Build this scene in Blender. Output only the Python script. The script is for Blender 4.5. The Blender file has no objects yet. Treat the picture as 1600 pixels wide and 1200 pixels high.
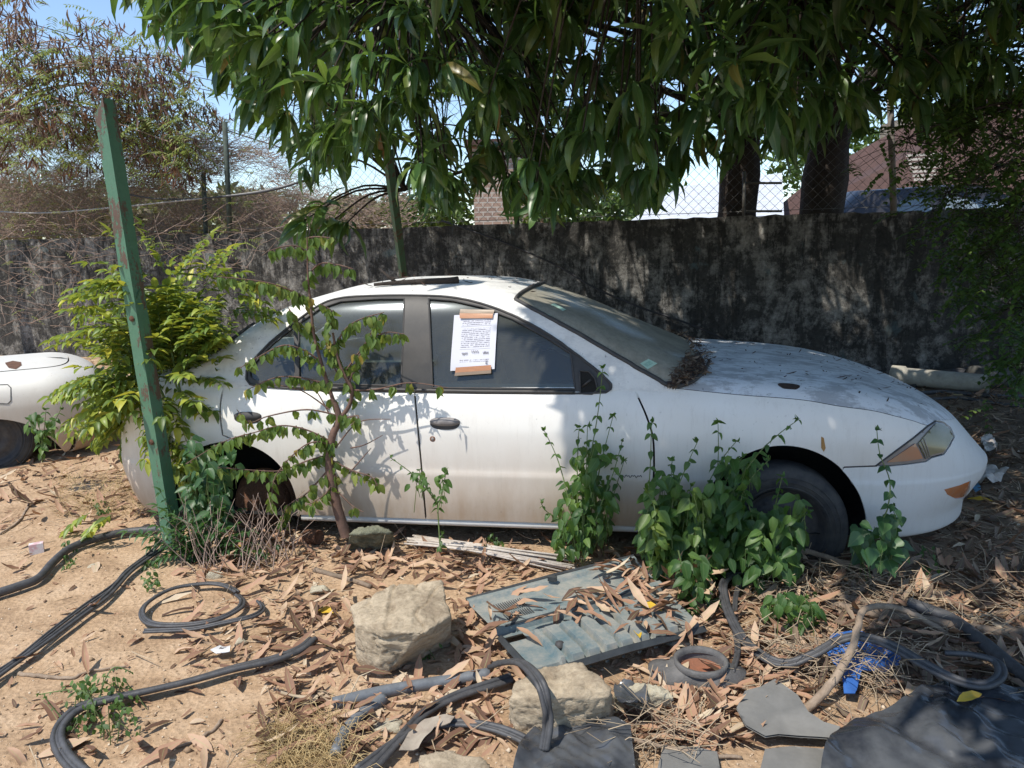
import bpy, math, random
import numpy as np
from mathutils import Vector, Matrix, noise
from mathutils.geometry import delaunay_2d_cdt
from mathutils.bvhtree import BVHTree
random.seed(7); RNG = np.random.default_rng(7)
R = math.radians
scene = bpy.context.scene
COL = scene.collection
# ---------------------------------------------------------------- camera
FPX, PITCH, ROLL, CAMH = 1160.0, R(10.3), R(1.3), 1.6
cam = bpy.data.cameras.new('camera'); camo = bpy.data.objects.new('camera', cam); COL.objects.link(camo)
cam.sensor_width = 36; cam.lens = 36*FPX/1600; cam.clip_start = .05; cam.clip_end = 900
camo.matrix_world = Matrix.Translation((0, 0, CAMH)) @ Matrix.Rotation(math.pi/2-PITCH, 4, 'X') @ Matrix.Rotation(-ROLL, 4, 'Z')
scene.camera = camo
# ---------------------------------------------------------------- daylight
SUNV = Vector((-.36, -.33, .88)).normalized()
w = bpy.data.worlds.new('World'); scene.world = w; w.use_nodes = True
wn = w.node_tree; sky = wn.nodes.new('ShaderNodeTexSky'); sky.sky_type = 'NISHITA'; sky.sun_disc = False
sky.sun_elevation = math.asin(SUNV.z); sky.sun_rotation = math.atan2(SUNV.x, SUNV.y)
sky.air_density = 1.0; sky.dust_density = .25; sky.ozone_density = 2.2
wn.links.new(sky.outputs[0], wn.nodes['Background'].inputs[0]); wn.nodes['Background'].inputs[1].default_value = .15
sl = bpy.data.lights.new('sun', 'SUN'); sl.energy = 3.7; sl.angle = R(.5); sl.color = (1, .94, .85)
so = bpy.data.objects.new('sun', sl); COL.objects.link(so); so.rotation_euler = SUNV.to_track_quat('Z', 'Y').to_euler()
scene.view_settings.view_transform = 'Standard'; scene.view_settings.look = 'None'
scene.view_settings.exposure = .55; scene.view_settings.gamma = 1
scene.cycles.max_bounces = 8; scene.cycles.transparent_max_bounces = 12
scene.cycles.diffuse_bounces = 3; scene.cycles.glossy_bounces = 3

# ---------------------------------------------------------------- geometry of the view: rays into the place
def ray(px, py):
    a, b = px-800, py-600
    cr, sr = math.cos(ROLL), math.sin(ROLL)
    u = a*cr-b*sr; v = -(a*sr+b*cr)
    return Vector((u/FPX, math.cos(PITCH)+v/FPX*math.sin(PITCH), -math.sin(PITCH)+v/FPX*math.cos(PITCH)))
CP = Vector((0, 0, CAMH))
GZ = .2
def G(px, py, z=GZ):
    d = ray(px, py); return CP+d*((z-CAMH)/d.z)
def P(px, py, Y):
    d = ray(px, py); return CP+d*(Y/d.y)
def proj(p):
    X, Y, Z = p[0], p[1], p[2]-CAMH
    d = Y*math.cos(PITCH)-Z*math.sin(PITCH); u = Y*math.sin(PITCH)+Z*math.cos(PITCH)
    if d < .05: return (-9999, -9999)
    a, b = FPX*X/d, -FPX*u/d; cr, sr = math.cos(ROLL), math.sin(ROLL)
    return 800+a*cr+b*sr, 600-a*sr+b*cr
def U(a, b): return random.uniform(a, b)
def nz(x, y, z=0): return noise.noise(Vector((x, y, z)))

# ---------------------------------------------------------------- objects
def tag(o, label=None, cat=None, group=None, kind=None):
    if label: o['label'] = label
    if cat: o['category'] = cat
    if group: o['group'] = group
    if kind: o['kind'] = kind
    return o
def thing(name, loc, label, cat, group=None, rz=0):
    o = bpy.data.objects.new(name, None); COL.objects.link(o); o.empty_display_size = .1
    o.matrix_world = Matrix.Translation(Vector(loc)) @ Matrix.Rotation(rz, 4, 'Z')
    o.location = loc; o.rotation_euler = (0, 0, rz)
    o['_l'] = [*loc, rz]
    return tag(o, label, cat, group)
def world_of(o):
    m = Matrix.Identity(4)
    while o is not None:
        if '_l' in o.keys():
            l = o['_l']; m = Matrix.Translation(l[:3]) @ Matrix.Rotation(l[3], 4, 'Z') @ m
        o = o.parent
    return m
def mk(name, V, F, mat, parent=None, smooth=True, local=False, uv=None):
    """one mesh object; V in world coordinates unless local"""
    V = np.asarray(V, dtype=np.float64).reshape(-1, 3)
    if not local:
        if parent is not None: inv = np.array(world_of(parent).inverted()); loc = None
        else:
            c = V.mean(0); loc = Vector((c[0], c[1], V[:, 2].min())); inv = np.array(Matrix.Translation(-loc))
        V = V @ inv[:3, :3].T+inv[:3, 3]
    else: loc = None
    me = bpy.data.meshes.new(name)
    if isinstance(F, np.ndarray):
        n, k = F.shape
        me.vertices.add(len(V)); me.vertices.foreach_set('co', V.ravel())
        me.loops.add(n*k); me.loops.foreach_set('vertex_index', F.astype(np.int32).ravel())
        me.polygons.add(n); me.polygons.foreach_set('loop_start', np.arange(0, n*k, k, dtype=np.int32))
        me.update(calc_edges=True)
    else:
        me.from_pydata([tuple(v) for v in V], [], [tuple(f) for f in F]); me.update()
    if uv is not None:
        ul = me.uv_layers.new(name='UVMap'); li = np.zeros(len(me.loops), dtype=np.int32)
        me.loops.foreach_get('vertex_index', li); ul.data.foreach_set('uv', np.asarray(uv, dtype=np.float32)[li].ravel())
    if smooth: me.polygons.foreach_set('use_smooth', np.ones(len(me.polygons), dtype=bool))
    for m in (mat if isinstance(mat, (list, tuple)) else [mat]): me.materials.append(m)
    o = bpy.data.objects.new(name, me); COL.objects.link(o)
    if parent is not None: o.parent = parent
    elif loc is not None: o.location = loc; o['_l'] = [*loc, 0.0]
    return o
def copy_tree(o, parent=None, **kw):
    c = o.copy(); COL.objects.link(c); c.parent = parent
    for ch in list(o.children): copy_tree(ch, c)
    return c

class MB:
    def __init__(s): s.v = []; s.f = []
    def add(s, V, F):
        b = len(s.v); s.v += [tuple(v) for v in V]; s.f += [tuple(i+b for i in f) for f in F]
    def tube(s, pts, r, n=6, cap=True, flat=1.0):
        pts = [Vector(p) for p in pts]; m = len(pts)
        rr = r if isinstance(r, (list, tuple)) else [r]*m
        if len(rr) == 2 and m != 2: rr = [rr[0]+(rr[1]-rr[0])*i/(m-1) for i in range(m)]
        V = []; up = Vector((0, 0, 1)); a = None
        for i, p in enumerate(pts):
            t = (pts[min(i+1, m-1)]-pts[max(i-1, 0)])
            if t.length < 1e-9: t = Vector((0, 0, 1))
            t.normalize()
            if a is None:
                a = t.cross(up)
                if a.length < .1: a = t.cross(Vector((1, 0, 0)))
            a = a-t*a.dot(t)
            if a.length < 1e-6: a = t.orthogonal()
            a.normalize(); b = a.cross(t)
            for k in range(n):
                q = 2*math.pi*k/n; V.append(p+(a*math.cos(q)+b*math.sin(q)*flat)*rr[i])
        F = [(i*n+k, i*n+(k+1) % n, (i+1)*n+(k+1) % n, (i+1)*n+k) for i in range(m-1) for k in range(n)]
        if cap: F += [tuple(range(n))[::-1], tuple((m-1)*n+k for k in range(n))]
        s.add(V, F); return s
    def box(s, c, d, rz=0, M=None, bev=0):
        hx, hy, hz = d[0]/2, d[1]/2, d[2]/2
        c = Vector(c); rot = Matrix.Rotation(rz, 3, 'Z') if M is None else M
        V = [c+rot @ Vector((x*hx, y*hy, z*hz)) for x in (-1, 1) for y in (-1, 1) for z in (-1, 1)]
        s.add(V, [(0, 1, 3, 2), (4, 6, 7, 5), (0, 4, 5, 1), (2, 3, 7, 6), (0, 2, 6, 4), (1, 5, 7, 3)]); return s
    def lathe(s, prof, c, ax=(0, 1, 0), n=40, a0=0, a1=2*math.pi):
        ax = Vector(ax).normalized(); e = ax.orthogonal().normalized(); g = ax.cross(e); c = Vector(c)
        full = abs(a1-a0-2*math.pi) < 1e-6; m = n if full else n+1; V = []
        for (r, h) in prof:
            for k in range(m):
                q = a0+(a1-a0)*k/n; V.append(c+ax*h+(e*math.cos(q)+g*math.sin(q))*r)
        F = [(i*m+k, i*m+(k+1) % m, (i+1)*m+(k+1) % m, (i+1)*m+k) for i in range(len(prof)-1) for k in range(n)]
        s.add(V, F); return s
    def mk(s, name, mat, parent=None, **k): return mk(name, s.v, s.f, mat, parent, **k)
def bez(pts, n=8, closed=False):
    """catmull-rom through points"""
    pts = [Vector(p) for p in pts]; m = len(pts); out = []
    rng = range(m if closed else m-1)
    for i in rng:
        if closed: p0, p1, p2, p3 = pts[i-1], pts[i], pts[(i+1) % m], pts[(i+2) % m]
        else: p0, p1, p2, p3 = pts[max(i-1, 0)], pts[i], pts[i+1], pts[min(i+2, m-1)]
        for k in range(n):
            t = k/n
            out.append(.5*((2*p1)+(p2-p0)*t+(2*p0-5*p1+4*p2-p3)*t*t+(3*p1-p0-3*p2+p3)*t**3))
    if not closed: out.append(pts[-1])
    return out

# ---------------------------------------------------------------- materials
def N(nt, t, ins=None, **props):
    n = nt.nodes.new('ShaderNode'+t)
    for k, v in props.items(): setattr(n, k, v)
    for k, v in (ins or {}).items():
        s = n.inputs[k]
        if isinstance(v, bpy.types.NodeSocket): nt.links.new(v, s)
        else: s.default_value = (*v, 1) if isinstance(v, tuple) and len(v) == 3 and s.type == 'RGBA' else v
    return n
def new_mat(name):
    m = bpy.data.materials.new(name); m.use_nodes = True; nt = m.node_tree; nt.nodes.clear()
    out = nt.nodes.new('ShaderNodeOutputMaterial'); return m, nt, out
def coord(nt, kind='Object', scale=None):
    c = N(nt, 'TexCoord').outputs[kind]
    if scale: c = N(nt, 'Mapping', {'Vector': c, 'Scale': scale}).outputs[0]
    return c
def noi(nt, vec, scale, detail=4, rough=.55, dist=0):
    return N(nt, 'TexNoise', {'Vector': vec, 'Scale': scale, 'Detail': detail, 'Roughness': rough, 'Distortion': dist}).outputs[0]
def ramp(nt, fac, stops, mode='LINEAR'):
    r = N(nt, 'ValToRGB', {'Fac': fac}); cr = r.color_ramp; cr.interpolation = mode
    while len(cr.elements) < len(stops): cr.elements.new(.5)
    for e, (p, c) in zip(cr.elements, stops):
        e.position = p; e.color = (*c, 1) if isinstance(c, tuple) else (c, c, c, 1)
    return r.outputs[0]
def mix(nt, fac, a, b, mode='MIX'):
    n = N(nt, 'Mix', data_type='RGBA', blend_type=mode)
    for i, v in ((0, fac), (6, a), (7, b)):
        s = n.inputs[i]
        if isinstance(v, bpy.types.NodeSocket): nt.links.new(v, s)
        else: s.default_value = (*v, 1) if isinstance(v, tuple) else v
    return n.outputs[2]
def mth(nt, op, a, b=0.0, clamp=False):
    n = N(nt, 'Math', {0: a, 1: b}, operation=op); n.use_clamp = clamp; return n.outputs[0]
def bmp(nt, h, strength, dist=.01): return N(nt, 'Bump', {'Height': h, 'Strength': strength, 'Distance': dist}).outputs[0]
def bsdf(nt, out, col, rough=.6, normal=None, **k):
    b = N(nt, 'BsdfPrincipled', {'Base Color': col, 'Roughness': rough})
    if normal is not None: nt.links.new(normal, b.inputs['Normal'])
    for kk, v in k.items(): b.inputs[kk.replace('_', ' ')].default_value = v
    if out is not None: nt.links.new(b.outputs[0], out.inputs[0])
    return b
def simple(name, c1, c2=None, scale=8, rough=.6, bump=.3, bd=.01, metal=0, lo=.35, hi=.65, spec=.5, bscale=None, stretch=None):
    m, nt, out = new_mat(name); c2 = c2 or tuple(x*.7 for x in c1)
    v = coord(nt, 'Object', stretch); f = noi(nt, v, scale, 6, .6)
    col = ramp(nt, f, [(lo, c2), (hi, c1)])
    g = noi(nt, v, bscale or scale*5, 5, .65)
    col = mix(nt, .25, col, ramp(nt, g, [(.3, tuple(x*.6 for x in c1)), (.7, tuple(min(1, x*1.25) for x in c1))]))
    b = bsdf(nt, out, col, rough, bmp(nt, g, bump, bd), Metallic=metal)
    b.inputs['Specular IOR Level'].default_value = spec
    return m
def leaf_mat(name, stops, rough=.45, trans=.35, tcol=None, vein=.25, spec=.5):
    """leaves: colour differs from leaf to leaf, pale midrib, some light comes through"""
    m, nt, out = new_mat(name)
    rnd = N(nt, 'NewGeometry').outputs['Random Per Island']
    col = ramp(nt, rnd, stops)
    uv = N(nt, 'SeparateXYZ', {0: coord(nt, 'UV')}).outputs
    d = mth(nt, 'ABSOLUTE', mth(nt, 'SUBTRACT', uv[0], .5))
    rib = mth(nt, 'LESS_THAN', d, .045)
    col = mix(nt, mth(nt, 'MULTIPLY', rib, vein), col, (.35, .42, .18))
    g = noi(nt, coord(nt, 'Object'), 30, 3)
    col = mix(nt, .25, col, ramp(nt, g, [(.3, (.4, .4, .4)), (.7, (1, 1, 1))]), 'MULTIPLY')
    b = bsdf(nt, None, col, rough); b.inputs['Specular IOR Level'].default_value = spec
    tc = mix(nt, .55, col, tcol or (.25, .38, .03))
    t = N(nt, 'BsdfTranslucent', {'Color': tc})
    mx = N(nt, 'MixShader', {0: trans, 1: b.outputs[0], 2: t.outputs[0]})
    nt.links.new(mx.outputs[0], out.inputs[0]); return m
# ================================================================ setting: ground
def gh(x, y):
    z = GZ+.018*nz(x*.9, y*.9)+.012*nz(x*2.7, y*2.7, 3)+.006*nz(x*8, y*8, 5)
    return z
def on(px, py, dz=0):
    g = G(px, py); return Vector((g.x, g.y, gh(g.x, g.y)+dz))
def mat_ground():
    m, nt, out = new_mat('sandy_soil'); v = coord(nt)
    a = noi(nt, v, .55, 6, .6); b = noi(nt, v, 5, 8, .7); c = noi(nt, v, 60, 6, .75)
    col = ramp(nt, b, [(.25, (.25, .155, .085)), (.5, (.44, .30, .18)), (.75, (.56, .41, .27))])
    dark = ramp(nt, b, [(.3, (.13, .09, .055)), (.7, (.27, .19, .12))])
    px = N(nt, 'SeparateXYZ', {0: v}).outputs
    # darker brown towards the right, paler sand on the left
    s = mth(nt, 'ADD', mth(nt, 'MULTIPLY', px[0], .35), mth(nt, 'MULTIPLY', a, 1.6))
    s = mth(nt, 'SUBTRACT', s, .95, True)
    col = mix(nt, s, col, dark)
    col = mix(nt, .5, col, ramp(nt, c, [(.3, (.35, .3, .26)), (.52, (.95, .95, .95)), (.75, (1.5, 1.5, 1.5))]), 'MULTIPLY')
    vo = N(nt, 'TexVoronoi', {'Vector': v, 'Scale': 55.0}).outputs[0]
    h = mth(nt, 'ADD', mth(nt, 'MULTIPLY', c, .6), mth(nt, 'ADD', mth(nt, 'MULTIPLY', vo, .5), b))
    bsdf(nt, out, col, .95, bmp(nt, h, .9, .012)); return m
def axis(lo, hi, fine0, fine1, step):
    a = list(np.arange(fine0, fine1+1e-6, step)); s = step
    x = fine0; L = []
    while x > lo: s *= 1.35; x -= s; L.append(max(x, lo))
    s = step; x = a[-1]; H = []
    while x < hi: s *= 1.35; x += s; H.append(min(x, hi))
    return np.array(L[::-1]+a+H)
xs = axis(-300, 300, -6, 5, .035); ys = axis(-40, 400, 1.2, 6.5, .035)
XX, YY = np.meshgrid(xs, ys)
ZZ = np.array([[gh(x, y) if abs(x) < 30 and y < 40 else GZ for x in xs] for y in ys])
nx = len(xs); ii = np.arange(len(ys)-1)[:, None]*nx+np.arange(nx-1)[None, :]; ii = ii.ravel()
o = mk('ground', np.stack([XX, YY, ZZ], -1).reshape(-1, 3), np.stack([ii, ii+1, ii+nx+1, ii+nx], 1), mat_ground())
tag(o, kind='structure')
# ================================================================ setting: boundary wall
WA = G(0, 555); WB = G(1600, 593); WD = (WB-WA); WD.z = 0; WD.normalize(); WN = Vector((WD.y, -WD.x, 0))   # WN faces the camera
if WN.y > 0: WN = -WN
WTOP = 1.89
def wallpt(px, py, off=0):
    d = ray(px, py); t = (WA+WN*off-CP).dot(WN)/d.dot(WN); return CP+d*t
def mat_wall():
    m, nt, out = new_mat('mouldy_render'); v = coord(nt)
    st = coord(nt, 'Object', (1.3, 1.3, .6))
    a = noi(nt, v, 1.3, 8, .65); b = noi(nt, st, 3.2, 12, .8, .9); c = noi(nt, v, 22, 8, .8); d = noi(nt, st, 1.1, 6, .7)
    plaster = ramp(nt, c, [(.3, (.26, .25, .225)), (.7, (.60, .57, .52))])
    mould = ramp(nt, c, [(.35, (.010, .010, .010)), (.7, (.055, .052, .046))])
    m1 = ramp(nt, noi(nt, v, 1.2, 12, .75), [(.40, 0.0), (.58, 1.0)]); m2 = ramp(nt, b, [(.42, 0.0), (.58, 1.0)]); m3 = ramp(nt, noi(nt, v, 8, 12, .82), [(.42, 0.0), (.56, 1.0)])
    pz = N(nt, 'SeparateXYZ', {0: v}).outputs[2]; crs = ramp(nt, mth(nt, 'FRACT', mth(nt, 'MULTIPLY', mth(nt, 'ADD', pz, mth(nt, 'MULTIPLY', a, .06)), 2.6)), [(.0, 1.0), (.06, 0.0)])
    mo = mth(nt, 'ADD', mth(nt, 'MULTIPLY', m1, .55), mth(nt, 'ADD', mth(nt, 'MULTIPLY', m2, .55), mth(nt, 'ADD', mth(nt, 'MULTIPLY', m3, .50), mth(nt, 'MULTIPLY', crs, .15))), True)
    dr = ramp(nt, noi(nt, coord(nt, 'Object', (1, 1, .08)), 9, 6, .7), [(.5, 0.0), (.64, .5)]); mo = mth(nt, 'ADD', mth(nt, 'MULTIPLY', mo, .96), mth(nt, 'MULTIPLY', dr, mth(nt, 'MULTIPLY', pz, .5)), True)
    f = mth(nt, 'SUBTRACT', 1.0, mo, True)
    col = mix(nt, f, mould, plaster)
    bl = ramp(nt, noi(nt, v, 2.3, 5, .6, .3), [(.64, 0.0), (.68, .55)])
    col = mix(nt, bl, col, (.10, .15, .16))
    h = mth(nt, 'ADD', mth(nt, 'MULTIPLY', f, .5), c)
    bsdf(nt, out, col, .93, bmp(nt, h, .9, .035)); return m
M_wall = mat_wall()
o_, f_ = [], []
A = WA-WD*9; L = (WB-WA).length+22; n = 420; rows = 12
for i in range(n+1):
    for j in range(rows+1):
        p = A+WD*(L*i/n); zt = WTOP+.016*nz(i*.13, 2)+.022*nz(i*1.1, 7)-.035*max(0, nz(i*.9, 31)-.25)*2
        z = -.1+(zt+.1)*j/rows; o_.append(p+WN*(.012*nz(i*.5, j*.6, 4))+Vector((0, 0, z-p.z)))
for i in range(n):
    for j in range(rows): q = i*(rows+1)+j; f_.append((q, q+rows+1, q+rows+2, q+1))
b0 = len(o_)
for i in range(n+1):
    t = o_[i*(rows+1)+rows]; o_.append(t-WN*.16); o_.append(Vector((t.x, t.y, -.1))-WN*.16)
for i in range(n):
    a = i*(rows+1)+rows; f_.append((a, a+rows+1, b0+2*i+2, b0+2*i)); f_.append((b0+2*i, b0+2*i+2, b0+2*i+3, b0+2*i+1))
wall = mk('boundary_wall', o_, f_, M_wall, smooth=False)
tag(wall, 'long low masonry wall with blackened mouldy plaster running behind the white sedan', 'wall')

# ================================================================ the white sedan
YAW = R(9); CX0, CY0 = 1.191, 3.119
cyw, syw = math.cos(YAW), math.sin(YAW)
CAR = thing('sedan_car', (CX0+.85*syw, CY0+.85*cyw, 0), 'abandoned dusty white four door sedan overgrown with weeds, a paper notice on its window', 'car', rz=-YAW)
MCAR = world_of(CAR); MINV = MCAR.inverted()
def lerp_tab(t, tab):
    # smooth (monotone-ish) interpolation: catmull-rom on irregular knots
    if t<=tab[0][0]: return tab[0][1]
    if t>=tab[-1][0]: return tab[-1][1]
    for i in range(len(tab)-1):
        x0,y0=tab[i];x1,y1=tab[i+1]
        if t<=x1:
            h=x1-x0;s=(t-x0)/h
            def sl(j):
                if j<=0: return (tab[1][1]-tab[0][1])/(tab[1][0]-tab[0][0])
                if j>=len(tab)-1: return (tab[-1][1]-tab[-2][1])/(tab[-1][0]-tab[-2][0])
                a=(tab[j][1]-tab[j-1][1])/(tab[j][0]-tab[j-1][0]);b=(tab[j+1][1]-tab[j][1])/(tab[j+1][0]-tab[j][0])
                if a*b<=0: return 0.0
                return 2*a*b/(a+b)
            m0=sl(i)*h;m1=sl(i+1)*h
            return (2*s**3-3*s*s+1)*y0+(s**3-2*s*s+s)*m0+(-2*s**3+3*s*s)*y1+(s**3-s*s)*m1
# lower body: v knots -> (zref, half width, x front, x rear)
BODY=[(0,.29,.79,.93,-3.30),(.06,.31,.815,.985,-3.40),(.13,.37,.828,.985,-3.45),(.22,.45,.840,1.035,-3.48),(.30,.52,.846,1.08,-3.5),(.36,.565,.849,1.085,-3.5),
(.39,.585,.844,1.085,-3.5),(.46,.65,.845,1.07,-3.49),(.58,.75,.846,1.03,-3.46),(.68,.84,.836,.98,-3.42),(.75,.90,.818,.94,-3.38),(.81,.95,.785,.90,-3.34),(.87,.99,.73,.84,-3.28),(.94,1.03,.5,.72,-3.15),(1,1.05,0,.45,-3.0)]
ZT=[(-3.5,.96),(-3.3,1.04),(-3.0,1.08),(-2,1.07),(-1,1.075),(-.5,1.07),(-.3,1.06),(0,1.04),(.3,1.005),(.5,.96),(.7,.90),(.85,.83),(.95,.765),(1.03,.70),(1.08,.65)]
BT=[[(r[0],r[i]) for r in BODY] for i in (1,2,3,4)]
def body(u,v,side=-1):
    zr,b,xf,xr=[lerp_tab(v,t) for t in BT]
    xs=min(.30,xf-.25);xq=-2.95
    if u<1:
        a=(1-u)*math.pi/2;p=2.6
        x=xq+(xr-xq)*math.sin(a)**(2/p);y=b*max(math.cos(a),0)**(2/p)
    elif u<2: x=xq+(xs-xq)*(u-1);y=b
    else:
        a=(u-2)*math.pi/2;p=2.25
        x=xs+(xf-xs)*math.sin(a)**(2/p);y=b*max(math.cos(a),0)**(2/p)
    if x>-.2: y*=1-.035*((x+.2)/1.0)**2
    if x<-2.2: y*=1-.03*((x+2.2)/1.2)**2
    zt=lerp_tab(x,ZT)
    z=zr if zr<.55 else .55+(zr-.55)*(zt-.55)/.5
    return (x,side*y,z)
GH=[(0,.93,.80,.08,-3.24),(.12,.99,.785,-.04,-3.15),(.3,1.11,.745,-.28,-2.98),(.5,1.24,.69,-.58,-2.77),(.66,1.345,.632,-.85,-2.55),(.73,1.385,.595,-.99,-2.44),(.79,1.415,.54,-1.12,-2.28),(.88,1.445,.38,-1.3,-2.1),(1,1.46,0,-1.6,-1.9)]
GT=[[(r[0],r[i]) for r in GH] for i in (1,2,3,4)]
def green(u,v,side=-1):
    z,b,xf,xr=[lerp_tab(v,t) for t in GT]
    xs=xf-.40*(b/.8)-.02;xq=xr+.30*(b/.8)+.01
    if u<1:
        a=(1-u)*math.pi/2;p=3
        x=xq+(xr-xq)*math.sin(a)**(2/p);y=b*max(math.cos(a),0)**(2/p)
    elif u<2: x=xq+(xs-xq)*(u-1);y=b
    else:
        a=(u-2)*math.pi/2;p=2.15+.85*min(1,v/.45)
        x=xs+(xf-xs)*math.sin(a)**(2/p);y=b*max(math.cos(a),0)**(2/p)
    k=min(1,max(0,(z-.95)/.45))
    d=x+1.7
    z-=k*(.10*d*d if d>0 else .085*d*d)
    return (x,side*y,z)

USC = [0, .95, 4.2, 5.35]; VSC = 1.5
def u2s(u): i = min(int(u), 2); return USC[i]+(USC[i+1]-USC[i])*(u-i)
def s2u(s):
    for i in range(3):
        if s <= USC[i+1] or i == 2: return i+(s-USC[i])/(USC[i+1]-USC[i])
class Surf:
    def __init__(s, fn, nu=240, nv=90, raw=False):
        s.fn = fn; s.P = []; s.nu, s.nv = nu, nv
        us = [3*i/nu for i in range(nu+1)]; s.us = us
        s.P = [Vector(fn(u, j/nv)) for u in us for j in range(nv+1)]
        F = [(i*(nv+1)+j, (i+1)*(nv+1)+j, (i+1)*(nv+1)+j+1, i*(nv+1)+j+1) for i in range(nu) for j in range(nv)]
        s.bvh = BVHTree.FromPolygons(s.P, F, epsilon=0)
    def cast(s, px, py):
        o = MINV @ CP; d = (MINV.to_3x3() @ ray(px, py)).normalized()
        hit, n, idx, dist = s.bvh.ray_cast(o, d)
        if hit is None:
            # nearest point to the ray
            best = None
            for k in range(120):
                q = o+d*(2.5+k*.03); r = s.bvh.find_nearest(q)
                if best is None or r[3] < best[3]: best = r
            hit, idx = best[0], best[2]
        i, j = idx//s.nv, idx % s.nv; nv1 = s.nv+1
        p00, p10, p01, p11 = s.P[i*nv1+j], s.P[(i+1)*nv1+j], s.P[i*nv1+j+1], s.P[(i+1)*nv1+j+1]
        a = b = .5
        for _ in range(12):
            q = p00*(1-a)*(1-b)+p10*a*(1-b)+p01*(1-a)*b+p11*a*b; e = hit-q
            da = (p10-p00)*(1-b)+(p11-p01)*b; db = (p01-p00)*(1-a)+(p11-p10)*a
            if da.length_squared > 1e-12: a += e.dot(da)/da.length_squared*.8
            if db.length_squared > 1e-12: b += e.dot(db)/db.length_squared*.8
            a = min(1, max(0, a)); b = min(1, max(0, b))
        return (u2s(s.us[i]+3/s.nu*a), (j+b)/s.nv*VSC)
    def nrm(s, u, v):
        e = .004; u0, u1 = max(u-e, 0), min(u+e, 3); v0, v1 = max(v-e, 0), min(v+e, .9985)
        a = Vector(s.fn(u1, v))-Vector(s.fn(u0, v)); b = Vector(s.fn(u, v1))-Vector(s.fn(u, v0)); n = a.cross(b)
        if n.length < 1e-12: return Vector((0, 0, 1))
        n.normalize(); p = Vector(s.fn(u, v))
        c = Vector((min(max(p.x, -2.6), .3), 0, .45))
        return n if n.dot(p-c) > 0 else -n
    def at(s, sv, off=0):
        u = min(3, max(0, s2u(sv[0]))); v = min(1, max(0, sv[1]/VSC)); p = Vector(s.fn(u, v))
        return p+s.nrm(u, v)*off if off else p
    def line(s, pts, sub=6, smooth=False, closed=False):
        if smooth: pp = [(p.x, p.y) for p in bez([(a, b, 0) for a, b in pts], sub, closed)]
        else:
            pp = []
            q = list(pts)+([pts[0]] if closed else [])
            for (a, b), (c, d) in zip(q[:-1], q[1:]):
                k = max(1, int(math.hypot(c-a, d-b)/6)); pp += [(a+(c-a)*t/k, b+(d-b)*t/k) for t in range(k)]
            if not closed: pp.append(q[-1])
        return [s.cast(a, b) for a, b in pp]
def inpoly(P, poly):
    P = np.asarray(P); poly = np.asarray(poly); x, y = P[:, 0], P[:, 1]; r = np.zeros(len(P), bool)
    for (x0, y0), (x1, y1) in zip(poly, np.roll(poly, -1, 0)):
        c = (y0 > y) != (y1 > y)
        with np.errstate(divide='ignore', invalid='ignore'): xi = (x1-x0)*(y-y0)/(y1-y0)+x0
        r ^= c & (x < xi)
    return r
def dens(poly, step):
    out = []
    for a, b in zip(poly, poly[1:]+poly[:1]):
        k = max(1, int(math.hypot(b[0]-a[0], b[1]-a[1])/step)); out += [(a[0]+(b[0]-a[0])*t/k, a[1]+(b[1]-a[1])*t/k) for t in range(k)]
    return out
def shrink(poly, d):
    """inset a polygon (or outset with d<0) by moving each vertex along its normal"""
    A = np.array(poly); nxt = np.roll(A, -1, 0); prv = np.roll(A, 1, 0); t = nxt-prv
    t /= np.maximum(np.linalg.norm(t, axis=1), 1e-9)[:, None]; nn = np.stack([-t[:, 1], t[:, 0]], 1)
    area = .5*np.sum(A[:, 0]*nxt[:, 1]-A[:, 1]*nxt[:, 0])
    return [tuple(p) for p in A+nn*d*(1 if area > 0 else -1)]
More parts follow.
